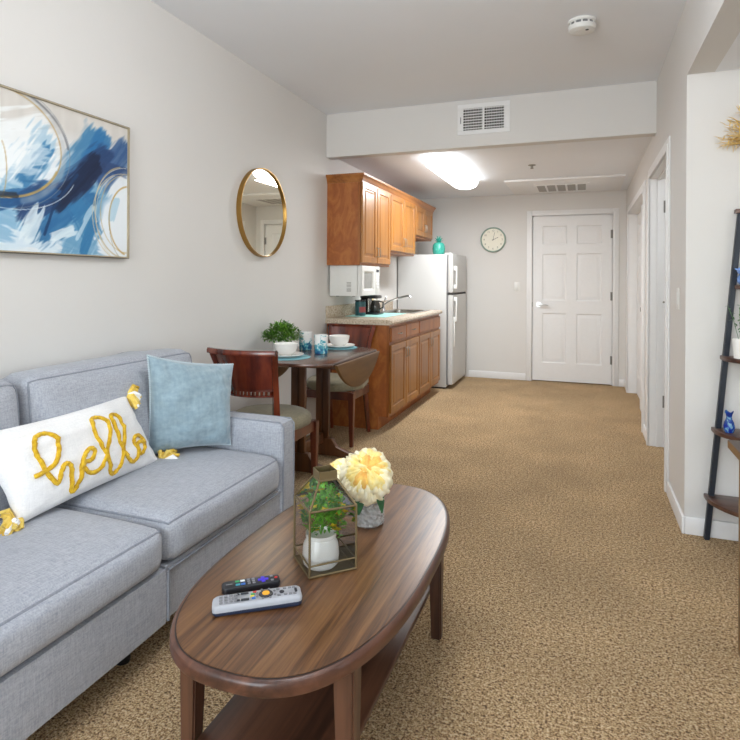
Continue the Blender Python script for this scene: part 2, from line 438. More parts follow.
f = MB().box(XE+.04, XE+.08, -.35, 1.25, .9, .95).box(XE+.04, XE+.08, -.35, 1.25, 2.05, 2.1).box(XE+.04, XE+.08, -.35, -.3, .95, 2.05).box(XE+.04, XE+.08, 1.2, 1.25, .95, 2.05)
wf = struct(f.build('window_3', M['trim'], smooth=0)); MB().box(XE+.058, XE+.062, -.3, 1.2, .95, 2.05).build('pane', M['winglass'], wf, 0)  # unseen east window, added to bring side light onto the sofa front
# rooms behind the hall openings
struct(MB().box(1.7, 1.8, YA+.1, 5.0, 0, ZK).box(XR+T, 1.7, 4.9, 5.0, 0, ZK).build('wall_bath', M['wall'], smooth=0))
struct(MB().box(XR+T, 1.7, YA+.1, 4.9, ZK, ZK+.1).build('ceiling', M['ceil'], smooth=0))
struct(MB().box(1.1, 1.2, 5.0, YB, 0, ZK).build('wall_closet', M['wall'], smooth=0))
struct(MB().box(XR+T, 1.1, 5.0, YB, ZK, ZK+.1).build('ceiling', M['ceil'], smooth=0))
# rear wall with windows, behind the camera
WA = (-1.7, .2, .55, 2.25); WB = (.95, 2.1, .6, 2.05)  # second window is an unseen addition that brightens the alcove
r = MB()
r.box(XL, WA[0], YR-T, YR, 0, ZC).box(WA[1], WB[0], YR-T, YR, 0, ZC).box(WA[0], WA[1], YR-T, YR, 0, WA[2]).box(WA[0], WA[1], YR-T, YR, WA[3], ZC)
r.box(WB[0], WB[1], YR-T, YR, 0, WB[2]).box(WB[0], WB[1], YR-T, YR, WB[3], ZC).box(WB[1], XE, YR-T, YR, 0, ZC)
struct(r.build('wall_rear', M['wall'], smooth=0))
for k, (a, b_, c, d) in enumerate((WA, WB)):
    f = MB()
    f.box(a, b_, YR-.08, YR-.04, c, c+.05).box(a, b_, YR-.08, YR-.04, d-.05, d).box(a, a+.05, YR-.08, YR-.04, c+.05, d-.05).box(b_-.05, b_, YR-.08, YR-.04, c+.05, d-.05)
    m_ = (a+b_)/2; f.box(m_-.02, m_+.02, YR-.08, YR-.04, c+.05, d-.05)
    wf = struct(f.build('window_%d' % (k+1), M['trim'], smooth=0))
    g = MB().box(a+.05, b_-.05, YR-.062, YR-.058, c+.05, d-.05).build('pane', M['winglass'], wf, 0)
# baseboards
def bb(name, x0, x1, y0, y1):
    return struct(MB().box(x0, x1, y0, y1, 0, .085, .004).build(name, M['trim']))
bb('baseboard_back', -1.37, DX0-.075, YB-.013, YB)
bb('baseboard_back', DX1+.075, XR-.0, YB-.013, YB)
bb('baseboard_right', XR-.013, XR, YA-.013, N0-.075)
bb('baseboard_right', XR-.013, XR, N1+.075, C0-.08)
bb('baseboard_right', XR-.013, XR, C1+.08, YB-.013)
bb('baseboard_alcove', XR, XE, YA-.013, YA)
bb('baseboard_left', XL, XL+.013, YR, 4.46)
# casings
def casing_y(name, y, x0, x1, z1, w_=.065, t=.018):
    m = MB()
    for q, ww, tt in ((0, w_, t*.6), (.0, w_*.55, t)):
        m.box(x0-ww-q, x0-q, y-tt, y, 0, z1+ww, .004).box(x1+q, x1+ww+q, y-tt, y, 0, z1+ww, .004).box(x0-q, x1+q, y-tt, y, z1, z1+ww, .004)
    return struct(m.build(name, M['trim']))
casing_y('trim_1', YB, DX0-.004, DX1+.004, DZ+.004)
struct(MB().box(DX0-.012, DX0+.012, YB+.05, YB+.09, 0, DZ).box(DX1-.012, DX1+.012, YB+.05, YB+.09, 0, DZ).box(DX0+.012, DX1-.012, YB+.05, YB+.09, DZ-.012, DZ+.012).build('trim_1', M['trim'], smooth=0))
def casing_x(name, x, y0, y1, z1, w_=.07, t=.018):
    m = MB()
    for ww, tt in ((w_, t*.6), (w_*.5, t)):
        m.box(x-tt, x, y0-ww, y0, 0, z1+ww, .004).box(x-tt, x, y1, y1+ww, 0, z1+ww, .004).box(x-tt, x, y0, y1, z1, z1+ww, .004)
    return m
j = casing_x('t', XR, N0+.015, N1-.015, NZ-.015, .075)
# jamb lining and stop of the near opening
j.box(XR-.004, XR+T+.004, N1-.02, N1, 0, NZ).box(XR-.004, XR+T+.004, N0, N0+.02, 0, NZ).box(XR-.004, XR+T+.004, N0+.02, N1-.02, NZ-.02, NZ)
j.box(XR+.045, XR+.062, N1-.032, N1-.02, 0, NZ-.02).box(XR+.045, XR+.062, N0+.02, N1-.032, NZ-.032, NZ-.02)
tr2 = struct(j.build('trim_2', M['trim']))
for z in (.34, 1.80):
    MB().box(XR+.088, XR+.118, N1-.024, N1-.02, z-.045, z+.045, .001).cyl((XR+.121, N1-.026, z-.045), (XR+.121, N1-.026, z+.045), .006, seg=10).build('hinge', M['hinge'], tr2)
MB().box(XR+.078, XR+.106, N1-.024, N1-.02, 1.045, 1.125, .001, mat=M['trim']).cyl((XR+.092, N1-.0245, 1.085), (XR+.092, N1-.0235, 1.085), .008, seg=10, mat=M['nickel']).build('strike_plate', None, tr2)
j = casing_x('t', XR, C0+.012, C1-.012, CZ-.012, .075)
j.box(XR-.004, XR+T, C0, C0+.015, 0, CZ).box(XR-.004, XR+T, C1-.015, C1, 0, CZ).box(XR-.004, XR+T, C0+.015, C1-.015, CZ-.015, CZ)
struct(j.build('trim_3', M['trim']))

# panel doors
def panel_door(fn, W, H, th, cols, rows, mat, name, parent=None):
    """fn(u,v,w) maps door coords (w>0 out of the face); cols/rows = panel spans"""
    us = sorted({0, W, *[x for c in cols for x in c]}); vs = sorted({0, H, *[x for c in rows for x in c]})
    mb = MB(); t = bmesh.new()
    def isp(a, b_, spans): return any(abs(a-s[0]) < 1e-6 and abs(b_-s[1]) < 1e-6 for s in spans)
    for a, b_ in zip(us, us[1:]):
        for c, d in zip(vs, vs[1:]):
            if isp(a, b_, cols) and isp(c, d, rows):
                panel_rings(mb, fn, a, b_, c, d, [(0,0), (.012,-.009), (.03,-.009), (.05,-.002), (.055,-.002)])
            else: t.faces.new([t.verts.new(fn(u, v, 0)) for u, v in ((a,c),(b_,c),(b_,d),(a,d))])
    q = [(0,0),(W,0),(W,H),(0,H)]
    for k in range(4):
        (a, c), (b_, d) = q[k], q[(k+1) % 4]
        t.faces.new([t.verts.new(fn(*p)) for p in ((a,c,0),(a,c,-th),(b_,d,-th),(b_,d,0))])
    t.faces.new([t.verts.new(fn(u, v, -th)) for u, v in q])
    mb._add(t); fix(mb)
    return mb.build(name, mat, parent, 20)
W = DX1-DX0
cols = [(.115, .40), (W-.40, W-.115)]
rows = [(.22, .83), (.985, 1.56), (1.675, 1.90)]
yd = YB+.012
d1 = panel_door(lambda u, v, w: (DX0+u, yd-w, .012+v), W, DZ-.012, .035, cols, rows, M['doorpaint'], 'door_1')
struct(d1)
h = MB(); hx, hz = DX0+.075, .945
h.cyl((hx, yd, hz), (hx, yd-.012, hz), .033, seg=24).cyl((hx, yd-.012, hz), (hx, yd-.045, hz), .012, seg=12)
h.tube([(hx, yd-.045, hz), (hx+.03, yd-.05, hz+.002), (hx+.07, yd-.05, hz+.002), (hx+.115, yd-.046, hz-.006)], [.011,.011,.009,.008], 10)
h.build('lever_handle', M['chrome'], d1)
for z in (.30, 1.06, 1.80):
    MB().cyl((DX1+.004, yd-.006, z-.05), (DX1+.004, yd-.006, z+.05), .007, seg=10).box(DX1-.02, DX1+.003, yd-.003, yd, z-.05, z+.05).build('hinge', M['hinge'], d1)
MB().cyl((DX0-.004, yd, 1.0), (DX0-.004, yd-.006, 1.0), .001, seg=6).box(DX0-.004, DX0, yd-.004, yd, hz-.03, hz+.03).build('strike_plate', M['nickel'], d1)
# closet doors, sliding, one behind the other
cl = (C1-C0-.03)/2
for k, (y0, x) in enumerate(((C0+.016, XR+.045), (C0+.014+cl-.02, XR+.085))):
    d = panel_door(lambda u, v, w, y0=y0, x=x: (x-w, y0+u, .012+v), cl, CZ-.045, .03, [(.1, cl/2-.05), (cl/2+.05, cl-.1)], [(.2,.82),(.97,1.52),(1.63,1.84)], M['doorpaint'], 'door_%d' % (k+2))
    struct(d)
    MB().lathe([(.022,0),(.022,.003),(.016,.004),(.014,.001)], seg=20, mtx=Matrix.Translation((x, y0+(.05 if k else cl-.05), .97)) @ Matrix.Rotation(-PI/2, 4, 'Y')).build('finger_pull', M['nickel'], d)

# ------------------------------------------------------------------ wall and ceiling fittings
t = thing('air_vent', 'white return air vent with two slatted halves on the ceiling step', 'vent', (-.725, YS, 2.487))
f = MB(); a, c = .2, .118
for x0, x1, z0, z1 in ((-a, a, .085, c), (-a, a, -c, -.085), (-a, -.155, -.085, .085), (.155, a, -.085, .085), (-.008, .008, -.085, .085)):
    f.box(x0, x1, -.009, 0, z0, z1, .002)
f.build('frame', M['trim'], t)
s = MB()
for k in range(8):
    z = -.075+k*.0215
    s.box(-.155, -.008, -.007, -.004, z, z+.006).box(.008, .155, -.007, -.004, z, z+.006)
for k in range(11):
    x = -.14+k*.0125; s.box(x, x+.002, -.004, -.002, -.085, .085); x = .022+k*.0125; s.box(x, x+.002, -.004, -.002, -.085, .085)
s.build('slats', M['trim'], t)
MB().box(-.155, .155, -.002, -.0005, -.085, .085).build('backing', M['darkvoid'], t)
MB().box(-.178, -.172, -.012, -.009, -.03, .02).build('damper_lever', M['greyplast'], t)

t = thing('smoke_detector', 'round white smoke detector on the main ceiling', 'smoke detector', (-.013, 3.30, ZC))
MB().lathe([(.072,0),(.074,-.012),(.07,-.016),(.0,-.016)], seg=40).build('mounting_plate', M['whiteplast'], t)
MB().lathe([(.064,-.016),(.064,-.032)], seg=40, cap=False).build('sensor_screen', M['greyplast'], t)
v = MB()
for k in range(12):
    an = 2*PI*k/12
    v.box(.0635, .07, -.004, .004, -.033, -.015, mtx=Matrix.Rotation(an, 4, 'Z'))
v.lathe([(.071,-.030),(.072,-.034),(.066,-.052),(.056,-.057),(.03,-.058),(0,-.058)], seg=40)
v.build('cover', M['whiteplast'], t)
MB().lathe([(.009,-.057),(.009,-.0595),(0,-.0595)], c=(.026,-.022,0), seg=14).build('sensor_lens', M['greyled'], t)
MB().lathe([(.016,-.056),(.014,-.059),(0,-.0592)], c=(-.022,-.02,0), seg=18).build('test_button', M['whiteplast'], t)

t = thing('sprinkler_head', 'small metal fire sprinkler on the kitchen ceiling', 'sprinkler', (-.45, 5.52, ZK))
MB().lathe([(.035,0),(.033,-.004),(.012,-.008),(.0,-.008)], seg=24).build('escutcheon', M['nickel'], t)
MB().cyl((0,0,-.008), (0,0,-.03), .006, seg=10).lathe([(.0,-.03),(.016,-.031),(.016,-.033),(0,-.033)], seg=16).tube([(.008,0,-.01),(.012,0,-.02),(.004,0,-.03)], .002, 6).tube([(-.008,0,-.01),(-.012,0,-.02),(-.004,0,-.03)], .002, 6).build('nozzle', M['nickel'], t)

t = thing('ceiling_light', 'long glowing white wraparound light on the kitchen ceiling', 'ceiling light', (-1.175, 5.47, ZK))
MB().box(-.08, .08, -.66, .66, -.03, 0, .004).build('base', M['whiteplast'], t)
pts = rrect(-.135, .135, -.70, .70, .1, 6)
t_ = MB(); lv = [(1,0,-.012), (1,0,-.03), (.93,.012,-.06), (.8,.03,-.085), (.55,.07,-.1), (.1,.13,-.105)]
def ins(p, sx, iy): return (p[0]*sx, p[1]*(1-iy))
t_.grid([[(*ins(p, sx, iy), z) for p in pts] for sx, iy, z in lv], close_v=True)
t_.bm.faces.new([v for v in t_.bm.verts if abs(v.co.z+.105) < 1e-5][::1])
fix(t_).build('diffuser', M['diffuser'], t)

t = thing('ceiling_register', 'long white ceiling air panel with a louvred grille near the entry door', 'vent', (-.2, 6.8, ZK))
MB().box(-.6, .6, -.5, .5, -.012, 0, .003).build('panel', M['trim'], t)
MB().box(-.6, .6, -.53, -.5, -.022, 0, .004).build('lip', M['trim'], t)
f = MB(); f.box(-.32, .27, -.19, .31, -.02, -.012, .002)
f.build('grille_frame', M['trim'], t)
s = MB()
for k in range(5): s.box(-.29+k*.107, -.205+k*.107, -.16, .28, -.0215, -.0195)
s.build('grille_slots', M['slot'], t)

def switch(name, label, mtx, loc):
    t = thing(name, label, 'light switch', loc)
    MB().box(-.036, .036, -.006, 0, -.058, .058, .002, mtx=mtx).build('cover_plate', M['whiteplast'], t)
    MB().box(-.017, .017, -.010, -.006, -.034, .034, .002, mtx=mtx).build('rocker', M['whiteplast'], t)
switch('light_switch', 'white rocker light switch on the back wall left of the entry door', Matrix.Identity(4), (-.772, YB, 1.165))
switch('light_switch', 'white light switch on the right hall wall beside the near doorway', Matrix.Rotation(-PI/2, 4, 'Z'), (XR, 3.42, 1.15))

# clock
t = thing('wall_clock', 'round cream wall clock with a sage green rim on the back wall', 'clock', (-1.07, YB, 1.755))
ry = Matrix.Rotation(PI/2, 4, 'X')
MB().lathe([(.14,0),(.158,.004),(.160,.02),(.154,.034),(.146,.036),(.142,.03),(.141,.018)], seg=56, cap=False, mtx=ry).build('rim', M['clockrim'], t)
MB().lathe([(0,.016),(.144,.016)], seg=56, cap=False, mtx=ry).build('face', M['clockface'], t)
for k in range(1, 13):
    cu = bpy.data.curves.new('n', 'FONT'); cu.body = str(k); cu.size = .032; cu.align_x = 'CENTER'; cu.align_y = 'CENTER'; cu.extrude = .0004
    tmp = bpy.data.objects.new('n', cu); COL.objects.link(tmp)
    me = bpy.data.meshes.new_from_object(tmp.evaluated_get(bpy.context.evaluated_depsgraph_get()))
    bpy.data.objects.remove(tmp)
    an = 2*PI*k/12
    me.transform(Matrix.Translation((.113*math.sin(an), -.0172, .113*math.cos(an))) @ ry)
    me.materials.clear(); me.materials.append(M['clockink'])
    o = bpy.data.objects.new('numeral', me); COL.objects.link(o); o.parent = t
def hand(L, deg, wd):
    return MB().box(-wd/2, wd/2, -.0215, -.0205, -.015, L, mtx=Matrix.Rotation(math.radians(deg), 4, 'Y'))
hand(.07, 65, .006).build('hour_hand', M['clockink'], t); hand(.095, 12, .004).build('minute_hand', M['clockink'], t)
MB().cyl((0,-.016,0), (0,-.024,0), .006, seg=12).build('hub', M['clockink'], t)

# ------------------------------------------------------------------ painting and mirror
PY0, PY1, PZ0, PZ1 = .97, 2.158, 1.335, 1.952
t = thing('framed_painting', 'large abstract painting in blue, white and gold with a thin gold frame', 'painting', (XL, (PY0+PY1)/2, PZ0))
hw = (PY1-PY0)/2; hh = PZ1-PZ0; fw_ = .006
f = MB()
f.box(.003, .034, -hw, hw, 0, fw_).box(.003, .034, -hw, hw, hh-fw_, hh).box(.003, .034, -hw, -hw+fw_, fw_, hh-fw_).box(.003, .034, hw-fw_, hw, fw_, hh-fw_)
f.build('frame', M['palegold'], t, 0)
f = MB()
f.box(.002, .031, -hw-.002, hw+.002, -.002, 0).box(.002, .031, -hw-.002, hw+.002, hh, hh+.002).box(.002, .031, hw, hw+.002, 0, hh).box(.002, .031, -hw-.002, -hw, 0, hh)
f.build('frame_edge', M['dark_gold'], t, 0)
NU, NV = 330, 180
# painter: U along the visible part (0 at y=1.52, 1 at the right frame), V up
def canvas_colours():
    ys = np.linspace(PY0+fw_, PY1-fw_, NU); U = ((ys-1.52)/(2.15-1.52))[:, None]; V = np.linspace(0, 1, NV)[None, :]
    U = U+0*V; V = V+0*U
    def vn(fu, fv, s):
        r_ = np.random.default_rng(s); G = r_.random((64, 64))
        x = (U*fu) % 63; y = (V*fv) % 63; i = np.floor(x).astype(int); k = np.floor(y).astype(int); a = x-i; b_ = y-k
        a = a*a*(3-2*a); b_ = b_*b_*(3-2*b_); i1 = (i+1) % 64; k1 = (k+1) % 64
        return (G[i,k]*(1-a)+G[i1,k]*a)*(1-b_)+(G[i,k1]*(1-a)+G[i1,k1]*a)*b_
    def rotn(ang, f1, f2, s):
        nonlocal U, V
        u0, v0 = U, V; U2 = u0*math.cos(ang)+v0*math.sin(ang)+3; V2 = -u0*math.sin(ang)+v0*math.cos(ang)+3
        U, V = U2, V2; r_ = vn(f1, f2, s); U, V = u0, v0; return r_
    C = np.zeros((NU, NV, 3))
    up = np.clip((V-.55)/.35+.35*(vn(4,4,1)-.5), 0, 1)[..., None]
    C[:] = np.array([222,226,236]); C = C*(1-up)+np.array([206,198,195])*up
    C += ((vn(30,8,2)-.5)*10)[..., None]
    def dist(path):
        D = np.full(U.shape, 9.); asp = .63/.617
        for (x0, y0), (x1, y1) in zip(path, path[1:]):
            dx, dy = (x1-x0)*asp, y1-y0; L = dx*dx+dy*dy+1e-9
            t_ = np.clip((((U-x0)*asp)*dx+(V-y0)*dy)/L, 0, 1)
            D = np.minimum(D, np.hypot((U-x0)*asp-t_*dx, V-y0-t_*dy))
        return D
    def put(mask, c, op):
        nonlocal C
        m = (np.clip(mask, 0, 1)*op)[..., None]; C = C*(1-m)+np.array(c)*m
    def stroke(path, w, c, op=1., rough=.5, ang=None, seed=0, soft=.35):
        d = dist(path)
        if ang is None: ang = math.atan2(path[-1][1]-path[0][1], path[-1][0]-path[0][0])
        n_ = .6*rotn(ang, 5, 46, seed)+.4*rotn(ang, 14, 90, seed+1)
        e = d+w*rough*(n_-.5)*1.6
        put((w-e)/(w*soft), c, op*(.75+.25*np.clip(n_*1.6, 0, 1)))
    def arc(cx, cy, rx, ry_, a0, a1, w, c, op=1., n=40):
        P_ = [(cx+rx*math.cos(math.radians(a0+(a1-a0)*k/n)), cy+ry_*math.sin(math.radians(a0+(a1-a0)*k/n))) for k in range(n+1)]
        d = dist(P_); put((w-d)/(w*.6), c, op*(.6+.4*vn(20,20,77)))
    wh = (236,238,244)
    stroke([(-.05,.62),(.2,.72)], .22, wh, .8, .8, seed=11)
    stroke([(-.3,.2),(.1,.1),(.4,.12)], .16, (196,214,232), .8, .9, seed=12)
    # pale blue washes
    stroke([(.1,.42),(.3,.72)], .11, (150,186,214), .8, 1.1, seed=13)
    stroke([(-.1,.22),(.3,.3),(.62,.06)], .15, (112,164,204), .85, 1.1, seed=14)
    stroke([(.52,.1),(.75,.42)], .15, (96,150,192), .9, 1., seed=15)
    # mid blues
    stroke([(.16,.46),(.32,.68)], .055, (46,112,170), .92, .9, seed=16)
    stroke([(-.4,.35),(.0,.3),(.3,.42)], .07, (44,104,160), .9, 1., seed=17)
    stroke([(.42,.40),(.68,.84)], .13, (62,122,172), .97, .5, ang=.9, seed=18)
    stroke([(.60,.55),(.76,.84)], .09, (36,104,166), .97, .6, ang=.9, seed=19)
    stroke([(.28,.16),(.6,.42)], .14, (36,98,156), .95, .7, seed=20)
    stroke([(.6,.03),(.68,.2)], .05, (38,110,168), .9, 1., seed=21)
    stroke([(.76,.6),(.95,.80)], .12, (48,82,138), .97, .5, ang=.9, seed=22)
    stroke([(.52,.40),(.66,.20)], .09, (48,116,172), .85, .9, seed=23)
    # darks
    stroke([(.16,.28),(.46,.44),(.78,.74)], .10, (38,62,112), .97, .6, seed=24)
    stroke([(.42,.36),(.70,.66)], .085, (30,36,68), .96, .7, seed=25)
    stroke([(-.1,.26),(.36,.40)], .06, (34,80,138), .93, .9, seed=26)
    stroke([(.8,.66),(.98,.66)], .05, (44,66,116), .9, .8, seed=27)
    stroke([(.3,.12),(.36,.3),(.55,.56)], .014, (28,56,104), .9, .6, seed=28)
    # white bursts
    stroke([(.18,.12),(.24,.24)], .07, (218,228,238), .9, 1.2, seed=29)
    stroke([(.38,.1),(.5,.16)], .045, (220,230,240), .9, 1., seed=30)
    stroke([(.55,.12),(.68,.34)], .025, (200,220,234), .7, 1.2, seed=31)
    # white disc at the right with its halo
    d = np.hypot((U-1.0)*1.0, (V-.27)*.95)+.05*(vn(12,12,40)-.5); put((.27-d)/.05, (226,230,240), .95)
    stroke([(.86,.3),(.9,.42)], .03, (110,170,206), .5, 1.2, seed=41)
    # big ring at the left
    stroke([(.02,.60),(.18,.56),(.25,.66)], .09, (234,236,242), .6, 1., seed=42)
    arc(.0,.66,.44,.36,-70,75,.03,(176,178,186),.55)
    arc(.02,.66,.46,.37,10,70,.012,(70,70,84),.6)
    arc(.0,.66,.49,.40,-80,60,.004,(120,126,136),.8)
    arc(.0,.67,.42,.34,-95,85,.008,(186,150,92),.95)
    arc(-.02,.66,.43,.33,-100,-20,.010,(196,156,84),.9)
    arc(-.02,.5,.06,.2,-60,60,.006,(190,156,96),.8)
    stroke([(.0,.345),(.1,.35)], .018, (44,44,56), .85, 1., seed=43)
    arc(.05,.6,.5,.34,-100,-20,.004,(210,222,232),.9)
    # gold rings at the right
    for cx, cy, rx, ry_, a0, a1, w_, c_ in ((.98,.34,.28,.35,100,262,.007,(186,160,112)), (.99,.30,.31,.34,85,250,.005,(206,186,150)), (1.0,.33,.25,.30,100,270,.005,(196,170,120)),
            (1.03,.28,.2,.27,100,255,.009,(190,146,70)), (1.0,.27,.17,.30,150,262,.004,(150,140,120)), (1.02,.36,.32,.33,95,200,.004,(214,206,190)), (.97,.30,.26,.33,110,240,.004,(210,200,180))):
        arc(cx, cy, rx, ry_, a0, a1, w_, c_, .9)
    g_ = C.mean(2, keepdims=True); C = g_+(C-g_)*.86; C[..., 1] += 3
    C = np.clip(C, 0, 255)/255
    return np.where(C <= .04045, C/12.92, ((C+.055)/1.055)**2.4)
CC = canvas_colours()
me = bpy.data.meshes.new('canvas')
ys = np.linspace(-hw+fw_, hw-fw_, NU); zs = np.linspace(fw_, hh-fw_, NV)
vs = [(.024, float(y), float(z)) for y in ys for z in zs]
fs = [(i*NV+k, (i+1)*NV+k, (i+1)*NV+k+1, i*NV+k+1) for i in range(NU-1) for k in range(NV-1)]
me.from_pydata(vs, [], fs)
at = me.color_attributes.new('paint', 'FLOAT_COLOR', 'POINT')
at.data.foreach_set('color', np.concatenate([CC.reshape(-1, 3), np.ones((NU*NV, 1))], 1).astype(np.float32).ravel())
m, nt, b = new_mat('canvas_paint')
an = nt.nodes.new('ShaderNodeAttribute'); an.attribute_name = 'paint'
nt.links.new(an.outputs['Color'], b.inputs['Base Color']); b.inputs['Roughness'].default_value = .6; b.inputs['Specular IOR Level'].default_value = .2
me.materials.append(m)
o = bpy.data.objects.new('canvas', me); COL.objects.link(o); o.parent = t
MB().box(.001, .02, -hw+.01, hw-.01, .01, hh-.01).build('stretcher', M['cotton'], t, 0)

t = thing('wall_mirror', 'round wall mirror with a slim brass rim on the left wall', 'mirror', (XL, 3.40, 1.688))
rx = Matrix.Rotation(PI/2, 4, 'Y')
MB().lathe([(.290,.0),(.299,.0),(.299,.034),(.293,.034),(.290,.02)], seg=80, cap=False, mtx=rx).build('rim', M['gold'], t)
MB().lathe([(0,.020),(.2905,.020)], seg=80, cap=False, mtx=rx).build('mirror_glass', M['mirror'], t, 0)
MB().lathe([(0,.0),(.288,.0),(.288,.018),(0,.018)], seg=40, mtx=rx).build('backing', M['dark_gold'], t)

# ------------------------------------------------------------------ kitchen
def pull(x, y, z, L, parent, horizontal=False):
    m = MB()
    if horizontal: m.tube([(x, y-L/2, z), (x+.018, y-L/2+.008, z), (x+.022, y, z-.004), (x+.018, y+L/2-.008, z), (x, y+L/2, z)], .0038, 8)
    else: m.tube([(x, y, z-L/2), (x+.018, y, z-L/2+.008), (x+.022, y, z), (x+.018, y, z+L/2-.008), (x, y, z+L/2)], .0038, 8)
    return m.build('handle', M['nickel'], parent)
def raised(y0, y1, z0, z1, x, th, name, parent, mat, sides=.05):
    mb = MB()
    panel_rings(mb, lambda u, v, w: (x+w, u, v), y0, y1, z0, z1, [(0,-th), (0,-.004), (.004,0), (sides,0), (sides+.006,-.008), (sides+.016,-.008), (sides+.034,-.001), (sides+.036,-.001)])
    return fix(mb).build(name, mat, parent, 20)
def upper(y0, y1, z0, label, splits, near_panel=None):
    yc = (y0+y1)/2; xf_ = .302; z1 = 2.09
    t = thing('wall_cabinet', label, 'cabinet', (XL, yc, z0), 0, None)
    H = z1-z0; h_ = (y1-y0)/2
    MB().box(0, xf_-.02, -h_+.001, h_-.001, 0, H).build('body', M['endpanel'], t, 0)
    f = MB().box(xf_-.02, xf_, -h_, h_, 0, .035).box(xf_-.02, xf_, -h_, h_, H-.035, H).box(xf_-.02, xf_, -h_, -h_+.03, .035, H-.035).box(xf_-.02, xf_, h_-.03, h_, .035, H-.035).box(xf_-.02, xf_, -.014, .014, .035, H-.035)
    f.build('face_frame', M['maple_dark'], t, 0)
    for k, (a, b_) in enumerate(((-h_+.012, -.006), (.006, h_-.012))):
        d = raised(a, b_, .022, H-.022, xf_+.019, .018, 'door', t, M['maple'])
        pull(xf_+.019, (b_-.022) if k == 0 else (a+.022), .022+.1, .085, d)
    return t
upper(4.47, 5.24, 1.362, 'tall maple wall cabinet over the microwave, first of the upper run', None)
upper(5.24, 6.11, 1.5, 'middle maple wall cabinet of the upper run, above the sink', None)
upper(6.11, 6.88, 1.715, 'short maple wall cabinet above the refrigerator', None)
# crown moulding, profile swept along the run with returns
prof = [(0,0), (.004,0), (.004,.014), (.009,.02), (.012,.034), (.02,.048), (.03,.058), (.032,.072), (0,.072)]
cr = MB()
def cpt(d, z):  # corners of the run
    xo = XL+.318+d; return [(XL, 4.47-d, z), (xo, 4.47-d, z), (xo, 6.88+d, z), (XL, 6.88+d, z)]
cr.grid([cpt(d, 2.055+z) for d, z in prof], close_u=True)
for k in (0, 3): cr.bm.faces.new([v for v in [min(cr.bm.verts, key=lambda q: (q.co-Vector(cpt(d, 2.055+z)[k])).length) for d, z in prof]])
fix(cr)
o = cr.build('crown_moulding', M['crown'], None, 25); tag(o, 'stepped maple crown moulding along the top of the wall cabinets', 'moulding')

def base(y0, y1, label, kind):
    yc = (y0+y1)/2; h_ = (y1-y0)/2; xf_ = .56; H = .868
    t = thing('base_cabinet', label, 'cabinet', (XL, yc, 0))
    b_ = MB().box(0, xf_-.02, -h_+.001, -h_+.018, .11, H).box(0, xf_-.02, h_-.018, h_-.001, .11, H).box(0, .012, -h_+.018, h_-.018, .11, H).box(.012, xf_-.02, -h_+.018, h_-.018, .11, .13).box(.0, xf_-.09, -h_+.001, h_-.001, 0.0, .11)
    b_.build('body', M['endpanel'], t, 0)
    f = MB()
    for a, c in ((-h_, -h_+.035), (h_-.03, h_)): f.box(xf_-.02, xf_, a, c, .11, H)
    for a, c in ((.11, .15), (.69, .735), (H-.03, H)): f.box(xf_-.02, xf_, -h_+.035, h_-.03, a, c)
    for a, c in ((.15, .69), (.735, H-.03)): f.box(xf_-.02, xf_, -.015, .015, a, c)
    f.build('face_frame', M['maple_dark'], t, 0)
    for k, (a, c) in enumerate(((-h_+.012, -.006), (.006, h_-.012))):
        d = raised(a, c, .14, .70, xf_+.019, .018, 'door', t, M['maple'])
        pull(xf_+.019, (c-.022) if k == 0 else (a+.022), .60, .085, d)
        if kind == 'drawers':
            q = MB(); panel_rings(q, lambda u, v, w: (xf_+.019+w, u, v), a, c, .725, .845, [(0,-.018), (0,-.006), (.008,0), (.01,0)])
            d = fix(q).build('drawer', M['maple_dark'], t, 20); pull(xf_+.019, (a+c)/2, .785, .085, d, True)
    if kind != 'drawers':
        q = MB(); panel_rings(q, lambda u, v, w: (xf_+.019+w, u, v), -h_+.012, h_-.012, .725, .845, [(0,-.018), (0,-.006), (.008,0), (.01,0)])
        fix(q).build('false_front', M['maple_dark'], t, 20)
base(4.48, 5.35, 'maple base cabinet with two drawers at the near end of the counter', 'drawers')
base(5.35, 6.22, 'maple sink base cabinet with a plain top panel next to the refrigerator', 'sink')
# countertop with a real cut-out for the sink
t = thing('countertop', 'speckled beige laminate kitchen countertop with a short backsplash', 'countertop', (XL, 4.45, .868))
SX0, SX1, SY0, SY1 = .1, .48, 1.0, 1.62
pr = lambda mb, x0, x1, y0, y1: mb.box(x0, x1, y0, y1, 0, .042)
s = MB(); pr(s, 0, SX0, 0, 1.80); pr(s, SX1, .56, 0, 1.80); pr(s, SX0, SX1, 0, SY0); pr(s, SX0, SX1, SY1, 1.80)
s.prism([(.56,0),(.588,.004),(.595,.021),(.588,.038),(.56,.042)], 'Y', 0, 1.80)
s.build('slab', M['counter'], t, 25)
MB().box(0, .018, 0, 1.80, .042, .145, .003).build('backsplash', M['counter'], t)
t = thing('kitchen_sink', 'stainless steel sink set into the countertop', 'sink', (XL, 4.45, .91))
s = MB(); z = .002
s.box(SX0-.015, SX0+.02, SY0-.015, SY1+.015, .0005, .005, .001).box(SX1-.02, SX1+.015, SY0-.015, SY1+.015, .0005, .005, .001).box(SX0+.02, SX1-.02, SY0-.015, SY0+.02, .0005, .005, .001).box(SX0+.02, SX1-.02, SY1-.02, SY1+.015, .0005, .005, .001)
s.build('rim', M['steel'], t)
s = MB(); a0, a1, c0, c1 = SX0+.02, SX1-.02, SY0+.02, SY1-.02
rg = lambda i, z: [(x, y, z) for x, y in rrect(a0+i, a1-i, c0+i, c1-i, .05)]
s.grid([rg(0, .002), rg(.006, -.03), rg(.012, -.13), rg(.04, -.15)], close_v=True)
s.bm.verts.ensure_lookup_table()
s.bm.faces.new([v for v in s.bm.verts if abs(v.co.z+.15) < 1e-5])
fix(s).build('basin', M['steel'], t)
